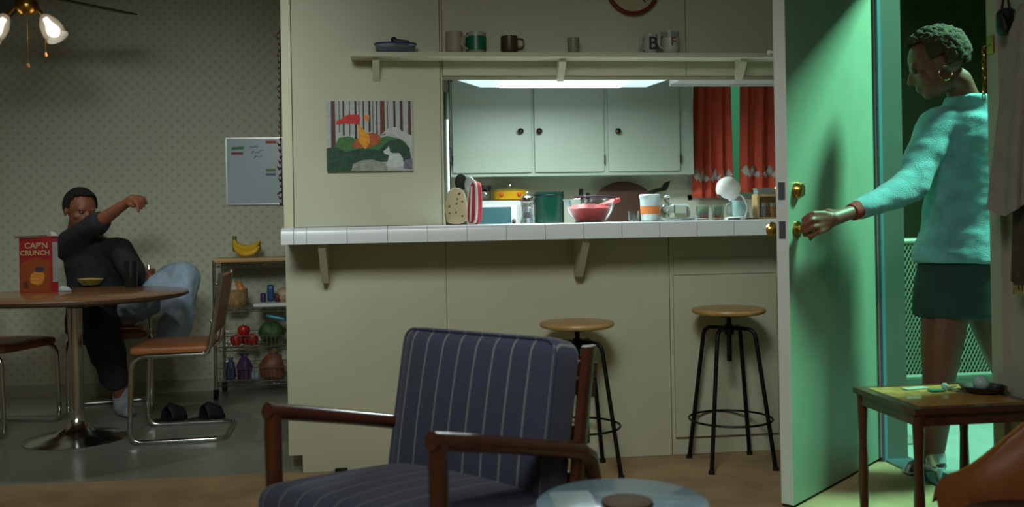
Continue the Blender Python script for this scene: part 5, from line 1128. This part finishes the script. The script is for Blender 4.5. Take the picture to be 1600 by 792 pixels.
for e_ in ears:
    b = mb().tube([e_-wbase+(right0*math.cos(2*PI*i/24)*0.023+V((0, 0, 1))*math.sin(2*PI*i/24)*0.026) for i in range(24)], 0.0026, 6, closed=True); b.build('hoop_earring', mat('pale_gold', (214, 200, 150), 0.2, 1.0), wo)
for sg in (1, -1): b = mb().ball(Ph(0.030*sg, 0.074, 0.008)-wbase, 0.011, n=10, m=8); b.build('eye', mat('eye_white', (70, 58, 52), 0.3), wo)
for an in (anl, anr):
    a0 = V((an.x, an.y, 0))-wbase; s_ = thing
    sh2 = mb(); sole = [a0-fd*0.03+V((0, 0, 0.052)), a0+fd*0.03+V((0, 0, 0.036)), a0+fd*0.09+V((0, 0, 0.008)), a0+fd*0.155+V((0, 0, 0.006))]
    side = V((0, 0, 1)).cross(fd)
    sh2.loft([(p, side*w_, V((0, 0, 0.006))) for p, w_ in zip(sole, (0.026, 0.024, 0.036, 0.022))], 12)
    so_ = sh2.build('sandal', mat('silver_leather', (214, 220, 224), 0.25, 0.6), wo)
    mb().tube([a0-fd*0.03+V((0, 0, 0.055)), a0-fd*0.028+V((0, 0, -0.002))], [0.016, 0.006], 10).build('heel', MATS['silver_leather'], so_)
    for tt, zz, rr_ in ((0.10, 0.030, 0.034), (0.125, 0.026, 0.030)):
        mb().tube([a0+fd*tt+side*rr_*math.cos(t)+V((0, 0, zz-0.02+0.034*math.sin(t))) for t in [PI*i/10 for i in range(11)]], 0.006, 6).build('strap', MATS['silver_leather'], so_)
    ca = an-wbase
    mb().loft([(a0-fd*0.012+V((0, 0, 0.050)), side*0.034, fd*0.034), (a0-fd*0.014+V((0, 0, 0.085)), side*0.037, fd*0.037), (a0-fd*0.008+V((0, 0, 0.115)), side*0.036, fd*0.036)], 16).build('heel_counter', MATS['silver_leather'], so_)
    mb().tube([ca+V((0, 0, -0.01))+(side*math.cos(t)+fd*math.sin(t))*0.040 for t in [2*PI*i/18 for i in range(18)]], 0.008, 6, closed=True).build('ankle_strap', MATS['silver_leather'], so_)
# ---- man at the dining table
mbase = atd(150, 640, 5.37); mbase.z = -0.004
ma = thing('person', 'seated person in a black T-shirt with one arm raised and a knee up', 'person', mbase)
b = mb(); Zm = 5.29
hm = atd(126, 330, 5.25)
Mm, Pm = head_shapes(b, hm, right0*0.72-fwd*0.62+V((0, 0, -0.22)), V((0, 0, 1))+right0*0.05, 0.98)
b.limb([atd(126, 385, Zm), atd(122, 362, Zm), hm+V((0, 0, -0.03))], [0.065, 0.058, 0.055])
td = (right0*0.9-fwd*0.4).normalized()
b.loft([ell(atd(152, 512, Zm), 0.155, 0.12, td), ell(atd(152, 485, Zm), 0.15, 0.115, td), ell(atd(149, 440, Zm), 0.14, 0.10, td), ell(atd(147, 405, Zm), 0.16, 0.11, td), ell(atd(146, 382, Zm), 0.145, 0.085, td), ell(atd(138, 370, Zm), 0.08, 0.06, td)])
sR, eR, wR = atd(108, 384, 5.27), atd(150, 350, 5.07), atd(192, 321, 5.03)
b.limb([atd(125, 385, Zm), sR, eR, wR], [0.06, 0.054, 0.042, 0.027])
pR = atd(207, 312, 5.02)
hand_shapes(b, wR, pR, [[pR+right0*0.030+V((0, 0, 0.016-0.009*k))-fwd*0.014*k, pR+right0*(0.060-0.004*k)+V((0, 0, 0.008-0.012*k))-fwd*0.020*k, pR+right0*(0.074-0.006*k)+V((0, 0, -0.020-0.014*k))-fwd*0.022*k] for k in range(4)], [pR+V((0, 0, -0.028))-fwd*0.03, pR+right0*0.026+V((0, 0, -0.034))-fwd*0.035], 0.028)
sL, eL, wL = atd(186, 388, 5.19), atd(212, 428, 5.15), atd(228, 436, 5.23)
b.limb([atd(165, 388, 5.25), sL, eL, atd(220, 432, 5.21), wL], [0.06, 0.054, 0.042, 0.036, 0.027])
pL = atd(236, 431, 5.25)
hand_shapes(b, wL, pL, [[pL+right0*0.022+V((0, 0, 0.012-0.009*k))-fwd*0.010*k, pL+right0*0.044+V((0, 0, 0.008-0.010*k))-fwd*0.012*k, pL+right0*0.056+V((0, 0, -0.012-0.010*k))-fwd*0.012*k] for k in range(4)], [pL+V((0, 0, 0.028))-fwd*0.02, pL+right0*0.024+V((0, 0, 0.034))-fwd*0.02], 0.027)
h1, k1, a1 = atd(178, 491, 5.33), atd(286, 430, 5.23), atd(270, 530, 5.16)
b.limb([h1, h1.lerp(k1, 0.5), k1, k1.lerp(a1, 0.35), a1], [0.085, 0.075, 0.055, 0.055, 0.036])
b.limb([a1, a1+V((0.0, -0.02, -0.03)), a1+V((-0.10, -0.05, -0.028))], [0.034, 0.032, 0.022])
h2, k2, a2 = atd(135, 493, 5.23), atd(158, 520, 5.03), atd(190, 622, 5.15)
b.limb([h2, h2.lerp(k2, 0.5), k2, k2.lerp(a2, 0.35), a2], [0.085, 0.075, 0.055, 0.054, 0.036])
f2 = V((a2.x, a2.y, 0.03)); b.limb([a2, f2, f2+V((0.06, -0.10, -0.004))], [0.034, 0.033, 0.024])
person_mesh(b, 'body', M_skinm, ma, mbase, voxel=0.0055, smooth=5)
b = mb()
b.loft([ell(atd(150, 520, Zm), 0.17, 0.135, td), ell(atd(151, 490, Zm), 0.172, 0.138, td), ell(atd(149, 440, Zm), 0.165, 0.13, td), ell(atd(148, 405, Zm), 0.180, 0.130, td), ell(atd(146, 385, Zm), 0.165, 0.105, td), ell(atd(138, 370, Zm), 0.100, 0.080, td), ell(atd(128, 360, Zm), 0.072, 0.066, td)])
b.limb([atd(125, 388, Zm), atd(108, 386, 5.27), atd(130, 366, 5.17), atd(154, 348, 5.07)], [0.075, 0.078, 0.072, 0.056])
b.limb([atd(165, 390, 5.25), atd(188, 390, 5.19), atd(205, 418, 5.17), atd(211, 432, 5.16)], [0.072, 0.068, 0.064, 0.060])
person_mesh(b, 't_shirt', mat('black_cotton', (30, 32, 33), 0.9, var=0.15, vscale=12), ma, mbase, voxel=0.009, smooth=6, wob=0.012, wscale=8)
b = mb(); kc = k1+V((0, 0, -0.01))
b.limb([h1, h1.lerp(kc, 0.5), kc, kc.lerp(a1, 0.45), kc.lerp(a1, 0.92)], [0.11, 0.108, 0.092, 0.092, 0.080])
b.limb([atd(150, 508, 5.29), h1], [0.12, 0.11])
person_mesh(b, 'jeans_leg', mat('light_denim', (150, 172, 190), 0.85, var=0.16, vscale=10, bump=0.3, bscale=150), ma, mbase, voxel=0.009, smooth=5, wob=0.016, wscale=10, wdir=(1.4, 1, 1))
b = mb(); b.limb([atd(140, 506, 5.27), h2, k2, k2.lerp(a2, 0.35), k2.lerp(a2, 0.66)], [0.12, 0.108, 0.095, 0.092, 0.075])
person_mesh(b, 'dark_trouser_leg', mat('dark_leg_cloth', (44, 48, 50), 0.9, var=0.2, vscale=10), ma, mbase, voxel=0.009, smooth=5, wob=0.014, wscale=9)  # this leg is coloured much darker than the jeans leg
b = mb(); b.limb([a2.lerp(f2, -0.5), a2, f2+V((0, 0.005, 0.004)), f2+V((0.065, -0.105, 0))], [0.046, 0.046, 0.042, 0.030])
person_mesh(b, 'sock', mat('grey_sock', (140, 144, 148), 0.9, var=0.1), ma, mbase, voxel=0.007, smooth=4, wob=0.006, wscale=16)
b = mb(); b.limb([a1+V((0, 0, 0.02)), a1+V((0.0, -0.02, -0.03)), a1+V((-0.10, -0.05, -0.026))], [0.043, 0.041, 0.030])
person_mesh(b, 'sock', mat('dark_sock', (60, 62, 60), 0.9), ma, mbase, voxel=0.007, smooth=4)
hair_cap('hair', mat('black_hair', (18, 16, 16), 0.9, bump=0.6, bscale=260), ma, mbase, Pm, Mm, 1.0, 0.50, 0.02, 0.002, 90)
for sg in (1, -1): b = mb().ball(Pm(0.030*sg, 0.074, 0.008)-mbase, 0.011, n=10, m=8); b.build('eye', MATS['eye_white'], ma)
